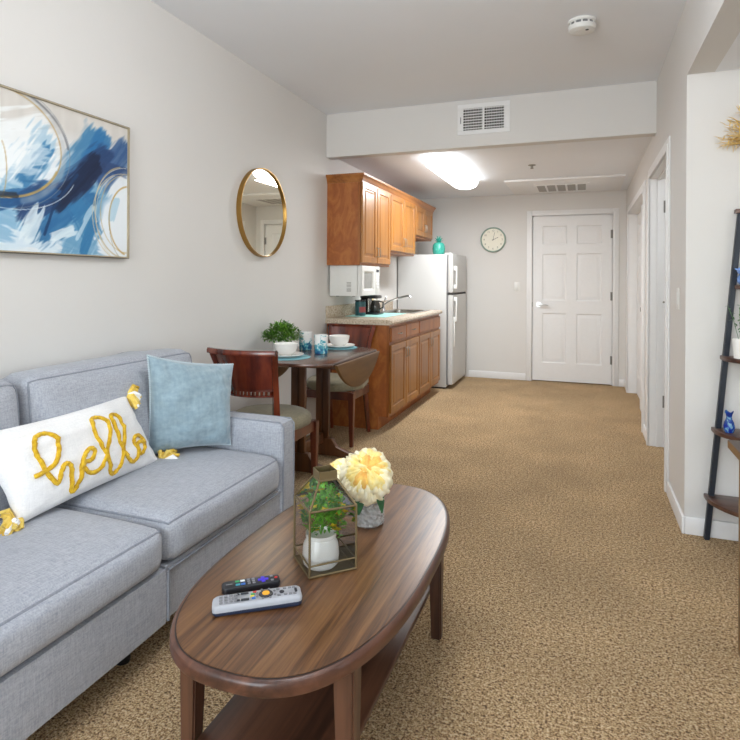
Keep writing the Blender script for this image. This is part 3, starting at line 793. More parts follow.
t = thing('kitchen_faucet', 'chrome kitchen faucet with a long raised spout at the sink', 'faucet', (XL+.06, 5.78, .91))
MB().lathe([(.028,0),(.028,.01),(.02,.02),(.018,.06),(.014,.075),(0,.08)], seg=20).build('body', M['chrome'], t)
MB().tube([(0,0,.06),(.06,-.01,.1),(.16,-.02,.135),(.27,-.03,.165),(.3,-.032,.165),(.31,-.033,.15)], [.011,.011,.01,.01,.01,.011], 10).build('spout', M['chrome'], t)
MB().tube([(0,0,.075),(.02,-.02,.11),(.05,-.05,.15)], [.008,.007,.009], 8).build('lever', M['chrome'], t)

# microwave hung below the first cabinet
t = thing('microwave', 'small white microwave mounted under the first wall cabinet', 'microwave', (XL+.015, 4.495, 1.362))
D_, Wm, Hm = .30, .44, .262
MB().box(0, D_-.045, 0, Wm, -Hm, -.001, .006).build('body', M['whiteplast'], t)
d = MB(); panel_rings(d, lambda u, v, w: (D_+w, u, v), .002, .33, -Hm+.004, -.004, [(0,-.042), (0,-.004), (.004,0), (.045,0), (.06,-.012)], None)
d = fix(d).build('door', M['whiteplast'], t, 25)
MB().box(D_-.0125, D_-.0105, .062, .27, -Hm+.06, -.06).build('window', M['micglass'], d, 0)
c_ = MB().box(D_-.042, D_, .333, Wm-.002, -Hm+.004, -.004, .004).build('control_panel', M['whiteplast'], t)
for a in range(5): MB().box(D_, D_+.002, .35, .42, -.095-a*.026, -.078-a*.026, .0008).build('button', M['btn_white'], c_)
MB().box(D_, D_+.001, .35, .42, -.055, -.03).build('display', M['btn_dark'], c_, 0)
v = MB()
for a in range(4): v.box(.16, .20, -.002, 0, -.15-a*.012, -.144-a*.012).box(.16, .20, -.002, 0, -.20-a*.008, -.196-a*.008)
v.build('side_vents', M['slot'], t, 0)
for a, c in ((.05,.06), (.05,.38), (.2,.06), (.2,.38)): MB().cyl((a,c,-Hm), (a,c,-Hm-.006), .012).build('foot', M['greyplast'], t)

tag(MB().box(XL+.05, XL+.43, 4.76, 5.40, .9102, .9135, .001).build('counter_mat', M['tealmat2']), 'pale teal drying mat on the countertop under the coffee maker', 'mat')
t = thing('coffee_maker', 'black drip coffee maker with a metal column on the countertop', 'coffee maker', (XL+.17, 5.10, .9137))
MB().box(-.08, .1, -.075, .09, 0, .025, .008).build('base', M['coffee'], t)
MB().box(-.08, -.015, -.07, .085, .025, .15, .008).build('water_tank', M['coffee'], t)
MB().box(-.08, .08, -.075, .09, .15, .18, .008).build('brew_head', M['coffee'], t)
MB().cyl((.0,-.062,.025), (.0,-.062,.15), .01).build('column', M['steel'], t)
c_ = MB().lathe([(.042,.026),(.048,.04),(.048,.085),(.036,.118),(.038,.132)], c=(.042,.012,0), seg=28).build('carafe', M['smoke'], t)
MB().tube([(.08,.012,.125),(.118,.012,.115),(.118,.012,.07),(.085,.012,.05)], .007, 8).build('carafe_handle', M['coffee'], c_)
t = thing('canister', 'teal and black canister with a red label left of the coffee maker', 'canister', (XL+.15, 4.88, .9137))
MB().lathe([(.046,0),(.048,.004),(.048,.12),(.044,.128),(0,.128)], seg=28).build('body', M['tealcer'], t)
MB().lathe([(.05,.128),(.05,.142),(0,.144)], seg=28).build('lid', M['coffee'], t)
q = MB().grid([[(.0488*math.cos(a), .0488*math.sin(a), z) for a in [math.radians(-80+10*k) for k in range(12)]] for z in (.03,.08)]).build('label', M['redlabel'], t)
def bottle(name, x, y, mat, label, hgt):
    t = thing(name, label, 'bottle', (x, y, .9102))
    MB().lathe([(.026,0),(.028,.006),(.028,hgt*.6),(.012,hgt*.78),(.011,hgt*.86)], seg=20).build('body', mat, t)
    MB().lathe([(.013,hgt*.86),(.013,hgt),(0,hgt)], seg=16).build('cap', M['whiteplast'], t)
M['soapglass'] = plain('soap_amber', (226,206,160), .12); M['soapclear'] = plain('soap_clear', (216,214,206), .1)
bottle('soap_bottle', XL+.05, 5.46, M['soapglass'], 'amber soap bottle behind the coffee maker by the sink', .19)
bottle('soap_bottle', XL+.055, 5.60, M['soapclear'], 'clear soap bottle at the corner of the sink', .16)
t = thing('hanging_tray', 'round white tray with its shadow as a brown ring on the wall behind the microwave', 'tray', (XL, 5.36, 1.28))
MB().lathe([(0,.012),(.13,.012),(.145,.02),(.15,.03),(.146,.03),(.14,.018),(0,.008)], seg=48, mtx=rx).build('dish', M['ceramic'], t)
MB().lathe([(.146,.0),(.158,.0),(.158,.034),(.15,.034)], seg=48, cap=False, mtx=rx).build('rim', M['dineleg'], t)  # brown ring stands in for the shadow round the tray
t = thing('wall_outlet', 'black wall outlet above the counter behind the microwave', 'outlet', (XL, 5.60, 1.12))
MB().box(0, .006, -.04, .04, -.062, .062, .002).build('cover_plate', M['black'], t)
MB().box(.006, .03, -.02, .02, -.05, -.01, .003).build('plug', M['black'], t)

# refrigerator
FX0, FX1, FY0, FY1, FZ = XL+.015, -1.455, 6.43, 7.22, 1.545
t = thing('refrigerator', 'white top-freezer refrigerator at the end of the kitchen counter', 'refrigerator', (FX0, FY0, 0))
D_ = FX1-FX0; Wf = FY1-FY0
MB().box(0, D_, 0, Wf, .02, FZ-.01, .006).build('cabinet', M['fridge'], t)
MB().box(.02, D_-.02, .02, Wf-.02, 0, .02).build('kick_plate', M['gap'], t, 0)
def fdoor(z0, z1, name):
    m = MB(); m._add(cushion(D_+.012, D_+.078, .0, Wf, z0, z1, .018, (.006,0,0), 8)); return m.build(name, M['fridge'], t)
fd = fdoor(1.095, FZ, 'freezer_door'); rd = fdoor(.05, 1.075, 'fridge_door')
MB().box(D_, D_+.014, .012, Wf-.012, .05, FZ-.02).build('gasket', M['greyplast'], t, 0)
MB().box(D_+.005, D_+.07, .01, Wf-.01, 1.074, 1.096).build('door_gap', M['gap'], t, 0)
def fh(z0, z1, par):
    x = D_+.078; y = .055
    m = MB().box(x-.004, x+.034, y-.014, y+.014, z0, z0+.05, .006).box(x-.004, x+.034, y-.014, y+.014, z1-.05, z1, .006).box(x+.018, x+.036, y-.016, y+.016, z0, z1, .006)
    m.build('handle', M['whiteplast'], par)
fh(1.14, 1.40, fd); fh(.77, 1.05, rd)
MB().box(D_+.078, D_+.09, .04, .068, .48, .77, .004).build('handle_trim', M['whiteplast'], rd)
MB().box(D_-.03, D_+.05, .03, .07, FZ-.012, FZ+.006, .003).box(D_-.03, D_+.05, Wf-.07, Wf-.03, FZ-.012, FZ+.006, .003).build('hinge_cover', M['whiteplast'], t)
# pineapple
t = thing('pineapple_figurine', 'teal ceramic pineapple on top of the refrigerator', 'figurine', (-1.58, 6.57, FZ-.01))
n = MB(); P = []
prof = [(.04,0),(.062,.006),(.07,.04),(.072,.08),(.066,.115),(.048,.138),(.02,.148),(.0,.149)]
for i, (r_, z) in enumerate(prof): pass
zz = [k/24 for k in range(25)]
def pr_at(f):
    x = f*(len(prof)-1); i = min(int(x), len(prof)-2); a = x-i
    return prof[i][0]*(1-a)+prof[i+1][0]*a, prof[i][1]*(1-a)+prof[i+1][1]*a
rows_ = []
for f_ in zz:
    r_, z = pr_at(f_); rows_.append([((r_+.004*abs(math.sin(k*PI/8+f_*12))*abs(math.sin(k*PI/8-f_*12))*(1 if .05 < f_ < .9 else 0))*math.cos(2*PI*k/48), (r_+.004*abs(math.sin(k*PI/8+f_*12))*abs(math.sin(k*PI/8-f_*12))*(1 if .05 < f_ < .9 else 0))*math.sin(2*PI*k/48), z) for k in range(48)])
n.grid(rows_, close_v=True); fix(n).build('body', M['tealglaze'], t, 60)
l = MB()
for ring, (cnt, el, L) in enumerate(((8, 25, .05), (7, 48, .065), (5, 72, .08))):
    for k in range(cnt):
        a = 2*PI*(k+ring*.5)/cnt; e = math.radians(el); d = Vector((math.cos(a)*math.cos(e), math.sin(a)*math.cos(e), math.sin(e)))
        p0 = Vector((0,0,.142))+d*.006; l.tube([p0, p0+d*L*.5+Vector((0,0,.006)), p0+d*L], [.009,.009,.002], 6, flat=.5)
l.build('crown_leaves', M['tealglaze'], t)

# ------------------------------------------------------------------ dining set
TX, TY, TZ = -1.655, 3.43, .752
t = thing('drop_leaf_table', 'dark wood drop-leaf dining table with both leaves folded down', 'dining table', (TX, TY, 0))
R_, hw_ = .48, .30
def arcp(a0, a1, n=14): return [(R_*math.cos(math.radians(a0+(a1-a0)*k/n)), R_*math.sin(math.radians(a0+(a1-a0)*k/n))) for k in range(n+1)]
ang = math.degrees(math.acos(hw_/R_))
strip = arcp(ang, 180-ang)+arcp(180+ang, 360-ang)
MB().prism(strip, 'Z', TZ-.022, TZ, .005).build('tabletop', M['dinetop'], t, 35)
for s in (1, -1):
    pts = [(s*(x-hw_), y) for x, y in arcp(-ang, ang, 20)]   # depth, y
    poly = [(y, TZ-.012-abs(d)) for d, y in pts]
    x0 = s*(hw_+.003)
    lf = MB().prism(poly, 'X', x0, x0+s*.02, .004).build('drop_leaf', M['dineleaf'], t, 35)
    hg = MB()
    for y in (-.22, .22): hg.cyl((s*(hw_-.003), y-.03, TZ-.02), (s*(hw_-.003), y+.03, TZ-.02), .005, seg=8)
    hg.build('hinge', M['nickel'], lf)
for y in (-.12, .25):
    p = MB().box(-.104, -.058, y-.016, y+.016, .07, TZ-.06, .003).box(-.048, -.006, y-.016, y+.016, .07, TZ-.06, .003).box(-.058, -.048, y-.006, y+.006, .07, TZ-.06)
    p.build('pedestal', M['dineleg'], t)
    fp = [(-.30,0),(-.24,0),(-.1,.012),(.1,.012),(.24,0),(.30,0),(.30,.02),(.2,.045),(.11,.075),(.075,.13),(-.075,.13),(-.11,.075),(-.2,.045),(-.30,.02)]
    fp = [(x-.055, z) for x, z in fp]
    MB().prism(fp, 'Y', y-.022, y+.022, .003).build('foot', M['dineleg'], t, 30)
MB().box(-.25, .25, -.14, -.1, TZ-.075, TZ-.022).box(-.25, .25, .23, .27, TZ-.075, TZ-.022).box(-.25, -.23, -.1, .23, TZ-.075, TZ-.022).box(.23, .25, -.1, .23, TZ-.075, TZ-.022).build('apron', M['dineleg'], t)
MB().box(-.07, -.04, -.1, .23, .1, .17, .003).build('stretcher', M['dineleg'], t)

def chair(loc, rz, label):
    """local: faces +y, back at y=0"""
    t = thing('dining_chair', label, 'chair', loc, rz, 'dining chairs at the drop-leaf table')
    sw, sd, sz = .44, .43, .455
    c = MB()
    poly = [(-.19,.02),(.19,.02)]+[(.228*math.cos(a)*1.02, .25+.21*math.sin(a)) for a in [math.radians(-10+k*20) for k in range(11)]]
    q = bmesh.new()
    rows_ = []
    for f_, z in ((.0,.405),(.94,.405),(1.0,.418),(1.0,.442),(.97,.461),(.88,.475),(.6,.487),(.0,.492)):
        rows_.append([(x*f_, .225+(y-.225)*f_, z) for x, y in poly])
    c.grid(rows_, close_v=True); fix(c).build('seat', M['seat'], t, 60)
    MB().box(-.185, .185, .03, .05, .345, .405).box(-.2, .2, .395, .42, .345, .405).box(-.205, -.183, .05, .395, .345, .405).box(.183, .205, .05, .395, .345, .405).build('seat_rail', M['chairleg'], t, 0)
    for s in (-1, 1):
        m = MB(); m.taper((s*.2,.405,0), (s*.198,.402,.40), .026, .044); m.build('leg', M['chairleg'], t)
        m = MB(); m.tube([(s*.165,-.05,0),(s*.163,-.02,.14),(s*.160,.01,.32),(s*.159,.02,.44),(s*.162,.005,.6),(s*.176,-.035,.76),(s*.194,-.07,.852)], [.018,.021,.024,.024,.022,.021,.021], 4)
        m.build('leg', M['chairleg' if False else 'cherry'], t, 30)
    # curved back panel
    def bx(z): # depth of the posts at z
        return np.interp(z, [.44,.6,.76,.86], [.02,.005,-.035,-.072])
    rows_f, rows_b = [], []
    for z in np.linspace(.655, .845, 8):
        f_ = (z-.655)/.19; hwd = .152+.026*f_
        rows_f.append([(x*hwd, bx(z)-.05*(1-x*x)+.008, z) for x in np.linspace(-1, 1, 15)]); rows_b.append([(x*hwd, bx(z)-.05*(1-x*x)-.008, z) for x in np.linspace(-1, 1, 15)])
    m = MB(); m.grid(rows_f+rows_b[::-1], close_u=True); fix(m).build('back_panel', M['cherry'], t)
    m = MB(); rows_ = []
    for x in np.linspace(-1, 1, 19):
        y = bx(.86)-.05*(1-x*x)*1.05; X = x*.208
        rows_.append([(X, y-.017, .842), (X, y+.012, .842), (X, y+.017, .858), (X, y+.006, .87), (X, y-.014, .87), (X, y-.02, .858)])
    m.grid(rows_, close_v=True); m.bm.faces.new([v for v in m.bm.verts if abs(v.co.x+.208) < 1e-6]); m.bm.faces.new([v for v in m.bm.verts if abs(v.co.x-.208) < 1e-6])
    fix(m).build('top_rail', M['cherry'], t)
    m = MB()
    for z0, z1 in ((.612,.622), (.642,.656)):
        rows_ = [[(x*.152, bx(.63)-.05*(1-x*x)-.008, z0), (x*.152, bx(.63)-.05*(1-x*x)+.008, z0), (x*.152, bx(.63)-.05*(1-x*x)+.008, z1), (x*.152, bx(.63)-.05*(1-x*x)-.008, z1)] for x in np.linspace(-1, 1, 15)]
        m.grid(rows_, close_v=True)
    for k in range(14):
        x = -.93+k*.143; y = bx(.63)-.05*(1-x*x); m.box(x*.152-.005, x*.152+.005, y-.007, y+.007, .62, .644)
    fix(m).build('lower_rail', M['cherry'], t)
    return t
c1 = chair((-1.69, 2.69, 0), 0, 'cherry wood dining chair between the sofa and the table, seen from behind')
dup(c1, (-1.80, 4.35, 0), PI, 'dining chair on the far side of the table, backed against the kitchen cabinet')

# table settings
def setting(x, y, nr, where, mr=.155):
    G = lambda s: s
    tag(MB().lathe([(0,0),(mr-.003,0),(mr,.0015),(mr-.003,.003),(0,.003)], seg=48).build('placemat', M['tealmat'], loc=(x, y, TZ+.0005)), 'round teal placemat under the '+where, 'placemat', 'teal placemats')
    tag(MB().lathe([(.0,.0),(.07,0),(.076,.004),(.105,.012),(.114,.016),(.113,.019),(.1,.015),(.074,.008),(0,.006)], seg=48).build('plate', M['ceramic'], loc=(x, y, TZ+.004)), 'white dinner plate under the '+where, 'plate', 'white plates')
    tag(MB().lathe([(.0,0),(.034,0),(.036,.006),(.05,.012),(.066,.03),(.073,.055),(.075,.074),(.072,.075),(.068,.056),(.06,.032),(.044,.016),(0,.012)], seg=48).build('bowl', M['ceramic'], loc=(x, y, TZ+.0125)), 'white bowl on a plate, '+where, 'bowl', 'white bowls')
def bowl_label(o): pass
setting(-1.74, 3.19, 1, 'near place setting in front of the first chair')
setting(-1.635, 3.785, 1, 'far place setting beside the kitchen cabinet', .132)
def cup(x, y, label):
    t = thing('cup', label, 'cup', (x, y, TZ+.0005), random.random()*6, 'blue patterned cups')
    MB().lathe([(.0,0),(.040,0),(.044,.004),(.046,.115),(.0465,.122),(.044,.123),(.042,.115),(.04,.012),(0,.01)], seg=36).build('body', M['cup'], t)
    return t
cup(-1.615, 3.44, 'white cup with a teal pattern between the bowls, nearer the front table edge')
cup(-1.80, 3.58, 'white cup with a blue pattern beside the potted plant')
t = thing('potted_plant', 'bushy green plant in a ribbed white pot on the dining table', 'plant', (-1.885, 3.40, TZ+.0005))
MB().lathe([(.0,0),(.052,0),(.056,.006),(.062,.08),(.062,.084),(.056,.084),(.055,.07),(0,.07)], seg=96, rmod=lambda f: 1+.03*math.cos(f*2*PI*24)).build('pot', M['ceramic'], t, 60)
l = MB()
for k in range(1100):
    a = random.random()*2*PI; e = math.asin(random.random()*.98+.0); rr = .5+.5*random.random()
    d = Vector((math.cos(a)*math.cos(e), math.sin(a)*math.cos(e), math.sin(e)))
    p = Vector((0,0,.085))+Vector((d.x*.125, d.y*.13, d.z*.115))*rr
    q = (d+Vector((random.gauss(0,.5), random.gauss(0,.5), random.gauss(.2,.5)))).normalized()
    leaf(l, p, q, random.uniform(.02,.034), random.uniform(.009,.015), .25)
for k in range(16):
    a = 2*PI*k/16; l.tube([(0,0,.07), (.04*math.cos(a), .04*math.sin(a), .11), (.07*math.cos(a)+.01, .08*math.sin(a), .12+.03*(k % 3))], .0015, 4)
l.build('foliage', M['leaf'], t)

# ------------------------------------------------------------------ sofa
SF = -1.27
t = thing('sofa', 'grey linen sofa with two seat cushions along the left wall', 'sofa', (XL, 1.5, 0))
L_ = lambda x, y, z: (x-XL, y-1.5, z)
YD, YI, YO = 1.53, 2.285, 2.408
Y0s = .78
def sc(x0, x1, y0, y1, z0, z1, r, crown, n=14, wob=0, seed=0, path=None):
    return cushion(x0-XL, x1-XL, y0-1.5, y1-1.5, z0, z1, r, crown, n, wob, seed, path)
def loop(pts, n=16, closed=True):
    out = []; q = pts+[pts[0]] if closed else pts
    for a, b in zip(q, q[1:]): out += [tuple(a[i]+(b[i]-a[i])*k/n for i in range(3)) for k in range(n)]
    return out if closed else out+[q[-1]]
b_ = MB()
b_._add(sc(-1.98, SF-.004, YD+.002, YO, .115, .30, .012, (.0,0,0), 4)); b_._add(sc(-1.98, SF+.01, Y0s-.1, YD-.002, .115, .30, .012, (0,0,0), 4))
base_ = b_.build('base', M['sofa'], t)
m = MB(); m.tube([L_(SF+.006, YD+.003, .125), L_(SF+.006, YD+.003, .285)], .006, 6).tube([L_(SF+.002, YD+.01, .286), L_(SF+.002, YI-.005, .286)], .005, 6)
m.build('piping', M['piping'], base_)
for nm, ya, yb in (('arm', YI, YO), ('arm', Y0s-.2, Y0s-.075)):
    a_ = MB(); a_._add(sc(-1.98, SF+.006, ya, yb, .116, .592, .022, (.004,.004,.004), 10)); a_ = a_.build('arm', M['sofa'], t)
    p = MB()
    for y in (ya+.012, yb-.012):
        p.tube([L_(SF+.007, y, .13), L_(SF+.008, y, .57), L_(SF-.01, y, .59), L_(-1.7, y, .592)], .004, 6)
    p.build('piping', M['piping'], a_)
for y0, y1, sd in ((YD+.004, YI-.003, 3), (Y0s-.07, YD-.004, 8)):
    s = MB(); s._add(sc(-1.86, SF+.008, y0, y1, .296, .447 if sd == 3 else .438, .042, (.018,.0,.026), 18, .008, sd))
    c = s.build('seat_cushion', M['sofa'], t, 60)
    p = MB(); a_ = (-1.86, SF+.008, y0, y1, .296, .447 if sd == 3 else .438, .042, (.018,.0,.026), 18, .008, sd)
    p.tube(sc(*a_, loop([(1,-1,1),(1,1,1),(-1,1,1),(-1,-1,1)])), .0042, 6, closed=True)
    p.tube(sc(*a_, loop([(1,-1,-1),(1,1,-1)], 16, False)), .0042, 6)
    p.build('piping', M['piping'], c)
for y0, y1, sd in ((1.475, 2.40, 5), (.66, 1.455, 9)):
    a_ = (-1.995, -1.80, y0, y1, .40, .885, .045, (.045,.0,.016), 18, .022, sd); s = MB(); t2 = sc(*a_)
    s._add(t2); sh = Matrix.Identity(4)
    for v in s.bm.verts: v.co.x += (.64-v.co.z)*.12*(1 if v.co.x > .12 else .2)
    c = s.build('back_cushion', M['sofa'], t, 60)
    p = MB()
    for sx in (1, -1):
        q = sc(*a_, loop([(sx,-1,-1),(sx,-1,1),(sx,1,1),(sx,1,-1)], 16, False))
        for v in q: v.x += (.64-v.z)*.12*(1 if v.x > .12 else .2)
        p.tube(q, .0042, 6)
    p.build('piping', M['piping'], c)
s = MB(); s._add(sc(-2.03, -1.96, Y0s-.19, YO-.01, .115, .78, .02, (0,0,0), 4)); s.build('back_frame', M['sofa'], t)
for x, y in ((SF-.10, YO-.06), (-1.93, YO-.06), (SF-.12, 1.47), (-1.93, 1.44), (SF-.10, Y0s-.14)):
    MB().lathe([(.022,0),(.028,.118)], c=L_(x, y, 0), seg=16).build('leg', M['black'], t)

# pillows: axes a (half length), b (half height), n (out)
def pillow_surface(a, b, n, T_, pinch=.07, seed=0, wr=.006):
    from mathutils import noise as mn
    a, b, n = Vector(a), Vector(b), Vector(n).normalized()
    def P(s, t_, side):
        ps = s*(1-pinch*(1-t_*t_)*abs(s)**2); pt = t_*(1-pinch*(1-s*s)*abs(t_)**2)
        th = T_*(max(0, (1-s*s))*max(0, (1-t_*t_)))**.42
        w_ = wr*mn.noise(Vector((s*3+seed, t_*3, side)))*min(1, th/T_*1.5)+.5*wr*mn.noise(Vector((s*9+seed, t_*7, side+4)))*min(1, th/T_*1.5)
        return a*ps+b*pt+n*side*(th+w_)
    return P
def pillow_mesh(P, n=30):
    g = [math.sin(PI/2*(2*k/n-1)) for k in range(n+1)]
    m = MB()
    m.grid([[P(s, t_, 1) for t_ in g] for s in g]); m.grid([[P(s, t_, -1) for t_ in g] for s in g], flip=True)
    return fix(m)
A = (-.018,.340,-.002); B = (-.044,-.050,.1475); Nn = (.956,.051,.289)
t = thing('lumbar_pillow', 'white lumbar pillow with the word hello in yellow on the sofa', 'pillow', (-1.722, 1.602, .607))
P = pillow_surface(A, B, Nn, .085, .075, 2.3, .013)
pillow_mesh(P, 40).build('cover', M['cotton'], t, 80)
path = [(-.802,-.163),(-.69,-.139),(-.569,-.064),(-.45,.149),(-.393,.409),(-.412,.586),(-.484,.663),(-.577,.607),(-.636,.443),(-.66,.173),(-.655,-.176),(-.612,-.47),(-.535,-.265),(-.474,-.143),(-.42,-.128),(-.409,-.237),(-.45,-.507),(-.475,-.789),(-.399,-.668),(-.331,-.476),(-.252,-.227),(-.183,-.059),(-.094,.02),(-.058,-.085),(-.143,-.241),(-.235,-.239),(-.249,-.414),(-.185,-.542),(-.077,-.508),(.061,-.253),(.217,.101),(.306,.442),(.28,.632),(.193,.684),(.119,.608),(.076,.313),(.063,-.062),(.056,-.443),(.067,-.761),(.167,-.717),(.306,-.417),(.43,-.027),(.517,.327),(.515,.564),(.453,.629),(.394,.527),(.347,.155),(.341,-.24),(.366,-.524),(.424,-.687),(.517,-.627),(.58,-.428),(.574,-.217),(.622,-.088),(.714,-.1),(.751,-.255),(.716,-.445),(.629,-.564),(.582,-.498),(.602,-.303),(.693,-.255),(.767,-.357)]
def smooth_path(p, n=4):
    out = []; p = [np.array(q) for q in p]
    for i in range(len(p)-1):
        p0, p1, p2, p3 = p[max(i-1,0)], p[i], p[i+1], p[min(i+2, len(p)-1)]
        for k in range(n):
            f_ = k/n; out.append(.5*((2*p1)+(-p0+p2)*f_+(2*p0-5*p1+4*p2-p3)*f_**2+(-p0+3*p1-3*p2+p3)*f_**3))
    return out+[p[-1]]
sp = smooth_path(path)
m = MB(); nv = Vector(Nn).normalized()
m.tube([P(float(q[0])*.985, float(q[1]), 1)+nv*.0015*(i % 3) for i, q in enumerate(sp)], [.0086 if i % 2 else .0078 for i in range(len(sp))], 7)
m.build('lettering', M['yellow_thread'], t)
def tassel(base, d, parent, n=26, L=.075, spread=.5, seed=0):
    r_ = random.Random(seed); d = Vector(d).normalized(); m = MB(); base = Vector(base)
    for k in range(n):
        q = (d+Vector((r_.gauss(0,spread), r_.gauss(0,spread), r_.gauss(0,spread)))).normalized(); l_ = L*r_.uniform(.6,1)
        mid = base+q*l_*.55+Vector((0,0,.016*r_.random())); end = base+q*l_*.85+Vector((0,0,-.016*r_.random()))
        m.tube([base, mid, end], [.005,.0105,.007], 6, mat=M['tassel'] if k % 6 else M['cotton'])
    return m.build('tassel', None, parent)
tassel(P(1, 1, 1), (.4,.75,-.45), t, 34, .085, .5, 1); tassel(P(1, -1, 1)+Vector((.01,.0,.0)), (.45,1,.12), t, 38, .1, .42, 2)
tassel(P(-1, -1, 1), (.3,-.8,.0), t, 34, .085, .5, 3); tassel(P(-1, 1, 1), (.2,-.6,.1), t, 22, .07, .4, 4)

TL, TR, BR, BL = Vector((-1.735,1.965,.912)), Vector((-1.575,2.36,.83)), Vector((-1.52,2.262,.478)), Vector((-1.755,1.99,.478))
t = thing('throw_pillow', 'square dusty blue velvet pillow with pompom trim leaning on the sofa arm', 'pillow', ((TL+TR+BR+BL)/4))
cen = (TL+TR+BR+BL)/4
nn = (TR-BL).cross(TL-BR).normalized()
if nn.x < 0: nn = -nn
from mathutils import noise as mnoise
def PB(s, t_, side):
    ps = s*(1-.07*(1-t_*t_)*abs(s)**2); pt = t_*(1-.08*(1-s*s)*abs(t_)**2)
    u, v = (ps+1)/2, (pt+1)/2
    p = (BL*(1-u)+BR*u)*(1-v)+(TL*(1-u)+TR*u)*v-cen
    th = .092*(max(0, 1-s*s)*max(0, 1-t_*t_))**.42
    k = min(1, th/.04)
    return p+nn*side*(th+k*(.014*mnoise.noise(Vector((s*2.5+7, t_*2.5, side)))+.010*mnoise.noise(Vector((s*6+t_*3, t_*9-s*4, side+2)))))
g = [math.sin(PI/2*(2*k/36-1)) for k in range(37)]
m = MB(); m.grid([[PB(s, q, 1) for q in g] for s in g]); m.grid([[PB(s, q, -1) for q in g] for s in g]); fix(m).build('cover', M['blue_velvet'], t, 80)
m = MB(); per = [(-1+2*k/44, 1) for k in range(44)]+[(1, 1-2*k/44) for k in range(44)]+[(1-2*k/44, -1) for k in range(44)]+[(-1, -1+2*k/44) for k in range(44)]
for s, q in per:
    c = PB(s, q, 1)
    m.lathe([(0,-.0055),(.0045,-.003),(.0058,0),(.0045,.003),(0,.0055)], c=c, seg=7)
m.build('pompom_trim', M['pompom'], t, 80)

# ------------------------------------------------------------------ coffee table
CX, CY, CZt = -.674, 1.553, .45
t = thing('coffee_table', 'oval walnut coffee table with a lower shelf in front of the sofa', 'coffee table', (CX, CY, 0))
def sell(a, b, n=2.62, N=120):
    return [(a*math.copysign(abs(math.cos(2*PI*k/N))**(2/n), math.cos(2*PI*k/N)), b*math.copysign(abs(math.sin(2*PI*k/N))**(2/n), math.sin(2*PI*k/N))) for k in range(N)]
def slab(levels, cap=True):
    m = MB(); m.grid([[(x, y, z) for x, y in sell(.292-i, .580-i)] for i, z in levels], close_v=True)
    return m
m = slab([(.05, CZt-.035), (.010, CZt-.035), (.003, CZt-.033), (0, CZt-.027), (0, CZt-.010), (.002, CZt-.004), (.006, CZt-.001), (.010, CZt)])
m.bm.faces.new([v for v in m.bm.verts if abs(v.co.z-CZt) < 1e-6]); m.bm.faces.new([v for v in m.bm.verts if abs(v.co.z-(CZt-.035)) < 1e-6 and abs(v.co.x) < .2422 and (abs(v.co.x)/.2425)**2.62+(abs(v.co.y)/.5305)**2.62 < 1.02])
fix(m).build('table_edge', M['walnut_edge'], t, 35)
m = MB(); pts = sell(.278, .566); m.prism(pts, 'Z', CZt-.004, CZt+.0012)
m.build('tabletop', M['walnut'], t, 35)
m = MB(); m.grid([[(x, y, CZt+z) for x, y in sell(.2795+i, .5675+i)] for i, z in ((0,.0006),(.0022,.0006))], close_v=True)
m.build('inlay_line', M['black'], t, 0)
for sx in (-1, 1):
    for sy in (-1, 1):
        MB().taper((sx*.205, sy*.402, 0), (sx*.200, sy*.400, CZt-.034), .034, .05, .004).build('leg', M['walnut_leg'], t)
m = MB(); m.prism(rrect(-.176, .176, -.47, .47, .02), 'Z', .135, .153, .003); m.build('lower_shelf', M['shelfwood'], t, 35)

ZT = CZt+.0015
# glass lantern terrarium
LX, LY = -.670, 1.458; hd = .0665
t = thing('glass_lantern', 'house-shaped brass and glass lantern holding a small plant on the coffee table', 'lantern', (LX, LY, ZT), math.radians(45))
H1, H2, H3, cc = .174, .238, .262, .026
cor = [(-hd,-hd),(hd,-hd),(hd,hd),(-hd,hd)]; tor = [(-cc,-cc),(cc,-cc),(cc,cc),(-cc,cc)]
f = MB(); r_ = .0032
for k in range(4):
    a, b_ = cor[k], cor[(k+1) % 4]; c, d = tor[k], tor[(k+1) % 4]
    f.tube([(*a,r_), (*a,H1)], r_, 6).tube([(*a,r_), (*b_,r_)], r_, 6).tube([(*a,H1), (*b_,H1)], r_, 6).tube([(*a,H1), (*c,H2)], r_, 6).tube([(*c,H2), (*d,H2)], r_*.8, 6)
    f.tube([(*a,.032), (*b_,.032)], r_*.8, 6)
f.build('frame', M['antique'], t)
m = MB(); m.grid([[(x, y, H2) for x, y in tor], [(x, y, H3) for x, y in tor]], close_v=True); m.grid([[(x*.93, y*.93, H3) for x, y in tor], [(x*.93, y*.93, H2) for x, y in tor]], close_v=True)
m.grid([[(x, y, H3) for x, y in tor], [(x*.93, y*.93, H3) for x, y in tor]], close_v=True)
m.build('collar', M['antique'], t, 0)
for k in range(4):
    a, b_ = cor[k], cor[(k+1) % 4]; c, d = tor[k], tor[(k+1) % 4]
    MB().grid([[(*a,.004), (*a,H1)], [(*b_,.004), (*b_,H1)]]).build('side_pane', M['pane'], t, 0)
    MB().grid([[(*a,H1), (*c,H2)], [(*b_,H1), (*d,H2)]]).build('roof_pane', M['pane'], t, 0)
MB().box(-hd, hd, -hd, hd, .0003, .0022).build('floor_plate', M['antique'], t, 0)
t = thing('flowering_plant', 'green plant with tiny yellow flowers in a white jar inside the lantern', 'plant', (LX-.006, LY-.012, ZT+.0025))
MB().lathe([(.0,0),(.042,0),(.049,.008),(.051,.03),(.048,.058),(.041,.072),(.039,.076),(.042,.079),(.042,.088),(.038,.088),(.035,.08),(0,.074)], seg=40).build('pot', M['ceramic'], t)
l = MB(); rr = random.Random(3)
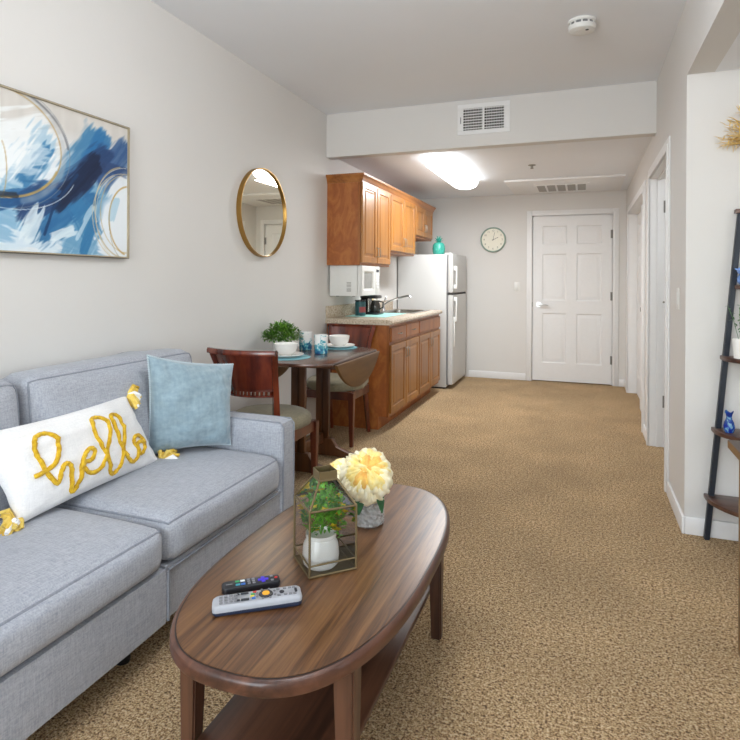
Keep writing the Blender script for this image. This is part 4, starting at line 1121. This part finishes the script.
def inside(p):
    p = p+Vector((-.006,-.012,0))  # keeps the leaves inside the lantern
    a = (abs(p.x)+abs(p.y))/math.sqrt(2); q = Matrix.Rotation(-PI/4, 3, 'Z') @ p
    lim = hd-.006 if p.z < H1 else hd-(hd-cc)*(p.z-H1)/(H2-H1)-.008
    return max(abs(q.x), abs(q.y)) < lim and .075 < p.z < H2-.012
stems = []
for k in range(1100):
    a = rr.random()*2*PI; z = rr.uniform(.1,.235); rad = .062*math.sqrt(rr.random())
    p = Vector((rad*math.cos(a), rad*math.sin(a), z))
    q = (Vector((math.cos(a), math.sin(a), .5))+Vector((rr.gauss(0,.5), rr.gauss(0,.5), rr.gauss(0,.5)))).normalized()
    if inside(p) and inside(p+q*.016): leaf(l, p, q, rr.uniform(.011,.017), rr.uniform(.007,.011), .25)
for k in range(14):
    a = rr.random()*2*PI; l.tube([(0,0,.08), (.02*math.cos(a), .02*math.sin(a), .13), (.035*math.cos(a), .035*math.sin(a), .19)], .001, 4)
for k in range(14):  # a trailing sprig on the right
    f_ = k/13; p = Vector((.03+.03*f_, .03*0-.005+.0*f_, .13-.045*f_)); leaf(l, p, (rr.gauss(0,1), rr.gauss(0,1), rr.gauss(0,.6)), .011, .008)
l.tube([(.02,-.005,.14), (.045,-.005,.11), (.06,-.005,.085)], .001, 4)
l.build('foliage', M['leaf2'], t)
cnt = 0
while cnt < 34:
    a = rr.random()*2*PI; z = rr.uniform(.1,.235); rad = .05+.018*rr.random()
    p = Vector((rad*math.cos(a), rad*math.sin(a), z))
    if not inside(p): continue
    m = MB()
    for k in range(5):
        an = 2*PI*k/5; d = Vector((math.cos(a)*.3+math.cos(an)*.8, math.sin(a)*.3+math.sin(an)*.8, .4))
        leaf(m, p, d, .0125, .010, .1, n=2)
    m.build('blossom', M['yflower'], t); cnt += 1
# vase and peonies
VX, VY = -.652, 1.752
t = thing('glass_vase', 'textured clear glass vase behind the lantern on the coffee table', 'vase', (VX, VY, ZT))
MB().lathe([(.0,0),(.046,0),(.053,.006),(.054,.04),(.051,.085),(.046,.108),(.0435,.108),(.048,.085),(.05,.04),(.046,.012),(0,.01)], seg=48).build('body', M['vase'], t)
def peony(label, loc, R0, tilt, stem_to, leaves, seed):
    r_ = random.Random(seed)
    t = thing('peony_flower', label, 'flower', loc, 0, 'peonies in the glass vase')
    rot = Matrix.Rotation(tilt[0], 4, 'X') @ Matrix.Rotation(tilt[1], 4, 'Y')
    def petals(name, mat, items):
        m = MB()
        for phi, az, wd, rad, twist in items:
            rows_ = []
            for i in range(8):
                f_ = i/7
                if f_ < .6: pol = phi*(.75+.25*f_/.6); r_i = rad*(.12+.83*f_/.6)
                else: g_ = (f_-.6)/.4; pol = phi-.62*g_; r_i = rad*(.95+.09*math.sin(PI*g_*.9))
                w_ = wd*(.35+.65*math.sin(PI*min(1, .12+f_*.80)))*(1 if f_ < .95 else .8)
                row = []
                for j_ in range(9):
                    q = j_/8*2-1
                    ruff = .10*rad*math.sin(q*5+az*5+phi*9)*max(0, f_-.35)
                    ax = Vector((math.sin(pol)*math.cos(az), math.sin(pol)*math.sin(az), math.cos(pol)))
                    tg = Vector((-math.sin(az), math.cos(az), 0)); up_ = ax.cross(tg)
                    tg = (tg*math.cos(twist)+up_*math.sin(twist))
                    p = ax*(r_i+ruff-.10*rad*q*q*(1 if f_ > .5 else 0))+tg*q*w_*.5
                    row.append(rot @ p)
                rows_.append(row)
            m.grid(rows_)
        return m.build(name, mat, t, 80)
    N_ = 80; out_, mid_, in_ = [], [], []
    for k in range(N_):
        z_ = 1-.9*(k+.5)/N_; phi = math.acos(z_); az = k*2.39996+r_.gauss(0, .12)
        it = (phi+.25, az, R0*r_.uniform(.55,.85)*(.6+.4*min(1, phi)), R0*r_.uniform(.9,1.04), r_.gauss(0,.3))
        q_ = phi+r_.gauss(0, .16); (in_ if q_ < .34 else mid_ if q_ < .88 else out_).append(it)
    MB().lathe([(R0*.74*math.sin(PI*k/12*.62), R0*.74*math.cos(PI*k/12*.62)) for k in range(13)], seg=20, mtx=rot.to_4x4()).build('petal_core', M['petal_out'], t)
    petals('outer_petals', M['petal_out'], out_); petals('middle_petals', M['petal_mid'], mid_); petals('inner_petals', M['petal_in'], in_)
    MB().tube([(0,0,.0), (Vector(stem_to)*.5+Vector((.004,0,0))), stem_to], .0035, 6).build('stem', M['darkleaf'], t)
    for b0, d, L, w_ in leaves:
        leaf(MB(), b0, d, L, w_, .3) if False else None
        m = MB(); leaf(m, b0, d, L, w_, .35, n=6); m.build('leaf', M['darkleaf'], t)
    return t
peony('large cream and yellow peony in the glass vase', (VX-.002, VY-.005, ZT+.146), .088, (.85,.25), (.002,.01,-.133), [((.0,-.035,-.012), (-.05,-.75,-.9), .085, .042), ((.035,-.03,-.012), (.8,-.35,-.9), .08, .036), ((-.035,-.02,-.01), (-.9,-.45,-.4), .08, .038)], 4)
peony('small pale peony bud tucked left of the large bloom', (VX-.088, VY-.01, ZT+.15), .046, (.7,-.6), (.08,.01,-.12), [], 9)

# remotes
def remote(label, ends, wdt, th, mats, buttons, name='remote_control'):
    p0, p1 = Vector(ends[0]), Vector(ends[1]); d = p1-p0
    t = thing(name, label, 'remote control', (*((p0+p1)/2), ZT), math.atan2(d.y, d.x), 'remotes on the coffee table')
    L = d.length/2
    return t, L
t, L = remote('black remote control with a purple pad behind the silver remote', ((-.846,1.226), (-.732,1.317)), .04, .018, None, None)
m = MB(); m.prism(rrect(-L, L, -.02, .02, .012), 'Z', .0003, .018, .004); m.build('body', M['remote_black'], t, 40)
def btn(t, x, y, z, sx, sy, mat, rnd=False):
    if rnd: m = MB().lathe([(sx,0),(sx*.9,.0018),(0,.002)], c=(x, y, z-.0003), seg=14)
    else: m = MB().box(x-sx, x+sx, y-sy, y+sy, z-.001, z+.0016, .0006)
    return m.build('button', M[mat], t)
z = .018
for (x, y, mt) in ((-.034,.008,'btn_green'), (-.021,.008,'btn_white'), (-.034,-.008,'btn_teal'), (-.021,-.008,'btn_blue')): btn(t, x, y, z, .0055, .0035, mt)
for x in (-.006, .006):
    for y in (-.01, 0, .01): btn(t, x, y, z, .0035, .0028, 'btn_grey')
btn(t, .03, 0, z, .013, .0045, 'btn_purple'); btn(t, .03, 0, z, .0045, .013, 'btn_purple'); btn(t, .03, 0, z+.001, .0035, .0035, 'btn_purple', True)
for y in (-.01, .01): btn(t, .052, y, z, .0035, .003, 'btn_grey')
btn(t, .063, .0, z, .004, .004, 'btn_red', True)
MB().box(-L+.010, -L+.026, -.0015, .0015, z-.001, z+.0004).build('marking', M['btn_grey'], t, 0)

t, L = remote('silver and navy remote control at the front of the coffee table', ((-.818,1.147), (-.645,1.268)), .05, .03, None, None)
m = MB(); m.prism(rrect(-L, L, -.026, .026, .014), 'Z', .0003, .014, .004); m.build('lower_shell', M['remote_navy'], t, 40)
rows_ = []
for ins_, z in ((.0,.012), (-.0005,.018), (.001,.024), (.004,.027)): rows_.append([(x, y, z-(.004 if x < -L*.6 else 0)*((-x-L*.6)/(L*.4) if x < -L*.6 else 0)) for x, y in rrect(-L+ins_, L-ins_, -.0262+ins_, .0262-ins_, .012)])
m = MB(); m.grid(rows_, close_v=True); m.bm.verts.ensure_lookup_table(); nn_ = len(rows_[0]); m.bm.faces.new(m.bm.verts[-nn_:]); fix(m); m.build('upper_shell', M['remote_white'], t, 40)
z = .0275
for i in range(4):
    for k in range(3): btn(t, -L+.02+i*.0115, -.013+k*.012, z-(.003 if i == 0 else .001 if i == 1 else 0), .004, .0038, 'btn_grey')
btn(t, -.03, .014, z, .0095, .0032, 'btn_dark'); btn(t, -.03, -.014, z, .0095, .0032, 'btn_dark'); btn(t, -.046, .014, z, .004, .003, 'btn_dark'); btn(t, -.046, -.014, z, .004, .003, 'btn_dark')
for x, y, mt in ((-.006,.013,'btn_red'), (-.011,.005,'btn_green'), (-.013,-.004,'btn_yellow'), (-.010,-.012,'btn_blue')): btn(t, x, y, z, .0045, .0032, mt)
btn(t, .02, 0, z, .0175, .0175, 'btn_dark', True); btn(t, .02, 0, z+.0016, .0095, .0095, 'btn_orange', True)
for k in range(8): btn(t, .02+.023*math.cos(k*PI/4+.4), .021*math.sin(k*PI/4+.4), z, .003, .003, 'btn_grey', True)
btn(t, .058, 0, z, .006, .006, 'btn_dark', True)
for x in (.05,.066,.078,.088):
    for y in (-.014,.014): btn(t, x, y, z, .004, .003, 'btn_grey')
btn(t, .092, .0, z, .003, .008, 'btn_dark')

# ------------------------------------------------------------------ ladder shelf with its ornaments
t = thing('ladder_shelf', 'dark metal ladder shelf with bow-front walnut shelves against the right wall', 'shelf', (.96, YA-.035, 0))
for s in (-1, 1):
    MB().taper((s*.395, 0, 0), (s*.262, 0, 1.565), .024, .024, .003, None, .03, .03).build('rail', M['navy'], t)
MB().box(-.285, .285, -.02, .02, 1.565, 1.585, .003).build('top_bar', M['ladderwood'], t)
SH = [(.215,.405,.29), (.54,.375,.25), (.887,.34,.215), (1.225,.288,.17)]
for z, hwd, dep in SH:
    poly = [(-hwd,.018)]+[(hwd*math.cos(PI+PI*k/24), dep*math.sin(PI+PI*k/24)-.02) for k in range(25)]+[(hwd,.018)]
    MB().prism(poly, 'Z', z-.02, z, .003).build('shelf_board', M['ladderwood'], t, 35)
def obj_vase(x, y, z):
    t = thing('blue_vase', 'small pinched blue glass vase on a lower shelf of the ladder', 'vase', (x, y, z+.0005))
    m = MB(); m.lathe([(.0,0),(.017,0),(.0225,.012),(.024,.03),(.020,.048),(.013,.062),(.011,.072),(.014,.086),(.018,.096),(.0165,.096),(.012,.085),(.009,.074),(.0,.07)], seg=36)
    for v in m.bm.verts:
        if v.co.z > .09: v.co.z += .006*math.cos(3*math.atan2(v.co.y, v.co.x))
    m.build('body', M['blueglass'], t)
obj_vase(.640, 3.085, .54)
t = thing('teal_dish', 'small teal glass dish right of the blue vase on the shelf', 'dish', (.745, 3.05, .5405))
MB().lathe([(.0,0),(.02,0),(.03,.02),(.036,.05),(.033,.05),(.027,.022),(0,.008)], seg=30).build('body', M['tealglaze'], t)
t = thing('potted_plant', 'leggy green sprig in a small white pot on the ladder shelf', 'plant', (.682, 3.08, .8875))
MB().lathe([(.0,0),(.026,0),(.034,.085),(.034,.092),(.03,.092),(.028,.08),(0,.078)], seg=30).build('pot', M['ceramic'], t)
l = MB(); r_ = random.Random(8)
for k in range(11):
    a = r_.random()*2*PI; e = Vector((.05*math.cos(a), .05*math.sin(a), r_.uniform(.1,.16))); p0 = Vector((.005*math.cos(a), .005*math.sin(a), .078))
    l.tube([p0, p0+e*.55+Vector((0,0,.015)), p0+e], .0012, 4)
    for q in range(7):
        f_ = .35+.1*q; leaf(l, p0+e*f_+Vector((0,0,.012)), (r_.gauss(0,1), r_.gauss(0,1), r_.gauss(.3,.5)), .018, .011)
l.build('foliage', M['sprig'], t)
t = thing('blue_figurine', 'pale blue glass bird figurine on the upper shelf of the ladder', 'figurine', (.712, 3.10, 1.2255))
m = MB(); m._add(cushion(-.04, .035, -.022, .022, .0, .05, .021, (.004,.004,.004), 8)); m.lathe([(0,-.018),(.012,-.014),(.018,0),(.012,.014),(0,.018)], c=(-.024,0,.066), seg=16); m.tube([(-.03,0,.068), (-.05,0,.076)], [.008,.002], 6); m.tube([(.02,0,.03), (.06,0,.05), (.085,0,.07)], [.016,.012,.003], 8)
m.build('body', M['bluecer'], t)
# dried grass on the wall above
t = thing('dried_grass_bunch', 'bunch of golden dried grass hung high on the right wall', 'dried plant', (.86, YA-.004, 1.87))
l = MB(); r_ = random.Random(5)
for k in range(150):
    a = math.radians(r_.uniform(15, 175)); L = r_.uniform(.16,.27); e = Vector((math.cos(a), -abs(r_.gauss(0,.22)), math.sin(a)))*L
    if e.y > -.0: e.y = -.01
    l.tube([(0,-.012,0), e*.5+Vector((0,-.008,.02)), e], [.0015,.0022,.001], 4)
    for q in range(9): leaf(l, e*(.55+.05*q)+Vector((0,0,.012*(1-q/8))), (e.normalized()+Vector((r_.gauss(0,.5), -abs(r_.gauss(0,.3)), r_.gauss(0,.5)))), .035, .006)
l.build('plumes', M['grass'], t)
MB().lathe([(.004,-.12),(.012,-.1),(.016,0),(.013,.03)], c=(0,-.012,0), seg=14).build('binding', M['gold'], t)

# console table at the right edge
t = thing('console_table', 'wooden console table corner at the right edge of the view', 'table', (.469, 2.274, 0))
MB().box(0, .42, -1.45, 0, .672, .70, .002, mat=M['desktop']).build('tabletop', None, t)
MB().box(-.001, .0, -1.45, .0005, .673, .698, mat=M['deskwood']).box(-.001, .42, 0, .0008, .673, .698, mat=M['deskwood']).build('edge_band', None, t, 0)
for x in (.022, .36):
    for y in (-.085, -1.4):
        MB().box(x, x+.04, y, y+.04, 0, .672, .003).build('leg', M['deskwood'], t)
MB().box(.04, .06, -1.36, -.085, .6, .672).box(.36, .38, -1.36, -.085, .6, .672).build('apron', M['deskwood'], t, 0)

# ------------------------------------------------------------------ camera
F, V0, SL = 575., 279.7, .006
th = math.atan2(213, 575)
fwd = Vector((-math.sin(th), math.cos(th), 0)); rt = Vector((math.cos(th), math.sin(th), 0)); upv = Vector((0,0,1))
c = math.sqrt(1-SL*SL); R = rt*c+upv*SL; Uv = upv*c-rt*SL
cam = bpy.data.cameras.new('camera'); co = bpy.data.objects.new('camera', cam); COL.objects.link(co)
cam.sensor_width = 36; cam.sensor_fit = 'HORIZONTAL'; cam.lens = F/740*36; cam.shift_y = -(370-V0)/740
cam.clip_start = .05
mt = Matrix((R, Uv, -fwd)).transposed().to_4x4(); mt.translation = (0,0,1.24); co.matrix_world = mt
scn.camera = co

# ------------------------------------------------------------------ light
def area(name, loc, rot, sx, sy, e, col=(1,1,1)):
    l = bpy.data.lights.new(name, 'AREA'); l.shape = 'RECTANGLE'; l.size = sx; l.size_y = sy; l.energy = e; l.color = col
    o = bpy.data.objects.new(name, l); COL.objects.link(o); o.location = loc; o.rotation_euler = rot; return o
area('window_area_light', ((WA[0]+WA[1])/2, YR-.03, (WA[2]+WA[3])/2), (PI/2,0,0), WA[1]-WA[0]-.1, WA[3]-WA[2]-.1, 55, (.9,.955,1))
area('window_area_light', ((WB[0]+WB[1])/2, YR-.03, (WB[2]+WB[3])/2), (PI/2,0,0), WB[1]-WB[0]-.1, WB[3]-WB[2]-.1, 6, (.9,.955,1))  # fill light at the added alcove window
wd = bpy.data.worlds.new('world'); scn.world = wd; wd.use_nodes = True
bg = wd.node_tree.nodes['Background']; sky = wd.node_tree.nodes.new('ShaderNodeTexSky'); sky.sun_disc = False
wd.node_tree.links.new(sky.outputs[0], bg.inputs['Color']); bg.inputs['Strength'].default_value = .3
# fill globes added out of view to even the brightness; no known lamps there
for x, y, zc, es, lab in ((-.5, 1.5, ZC, 36, 'added fill light, an unseen white globe above the sofa and coffee table'), (1.45, .9, ZA, 3, 'added fill light, an unseen white globe in the side alcove'), (1.15, 4.0, ZK, 9, 'added fill light, an unseen white globe behind the near hall doorway')):
    t = thing('added_globe_lamp', lab, 'ceiling light', (x, y, zc))
    MB().lathe([(.05,0),(.05,-.02),(.0,-.022)], seg=24).cyl((0,0,-.02), (0,0,-.16), .006).build('canopy', M['whiteplast'], t)
    MB().lathe([(.13*math.sin(PI*k/16), -.28+.13*math.cos(PI*k/16)) for k in range(17)], seg=32, cap=False).build('globe', emit('added_globe_glow', (.95,.98,1,1), es), t)
l = bpy.data.lights.new('kitchen_lamp', 'AREA'); l.shape = 'RECTANGLE'; l.size = .22; l.size_y = 1.25; l.energy = 27; l.color = (.95,.98,1)
o = bpy.data.objects.new('kitchen_lamp', l); COL.objects.link(o); o.location = (-1.175, 5.47, ZK-.112)
area('window_area_light', (XE-.03, .45, 1.5), (0,PI/2,0), 1.1, 1.5, 14, (.92,.965,1))  # fill light at the added east window
scn.view_settings.view_transform = 'Standard'; scn.view_settings.look = 'None'
scn.view_settings.exposure = 0.43; scn.view_settings.gamma = 1.0; scn.view_settings.use_curve_mapping = False
scn.cycles.use_denoising = True
scn.cycles.max_bounces = 10; scn.cycles.diffuse_bounces = 6; scn.cycles.transparent_max_bounces = 12
scn.cycles.sample_clamp_indirect = 6
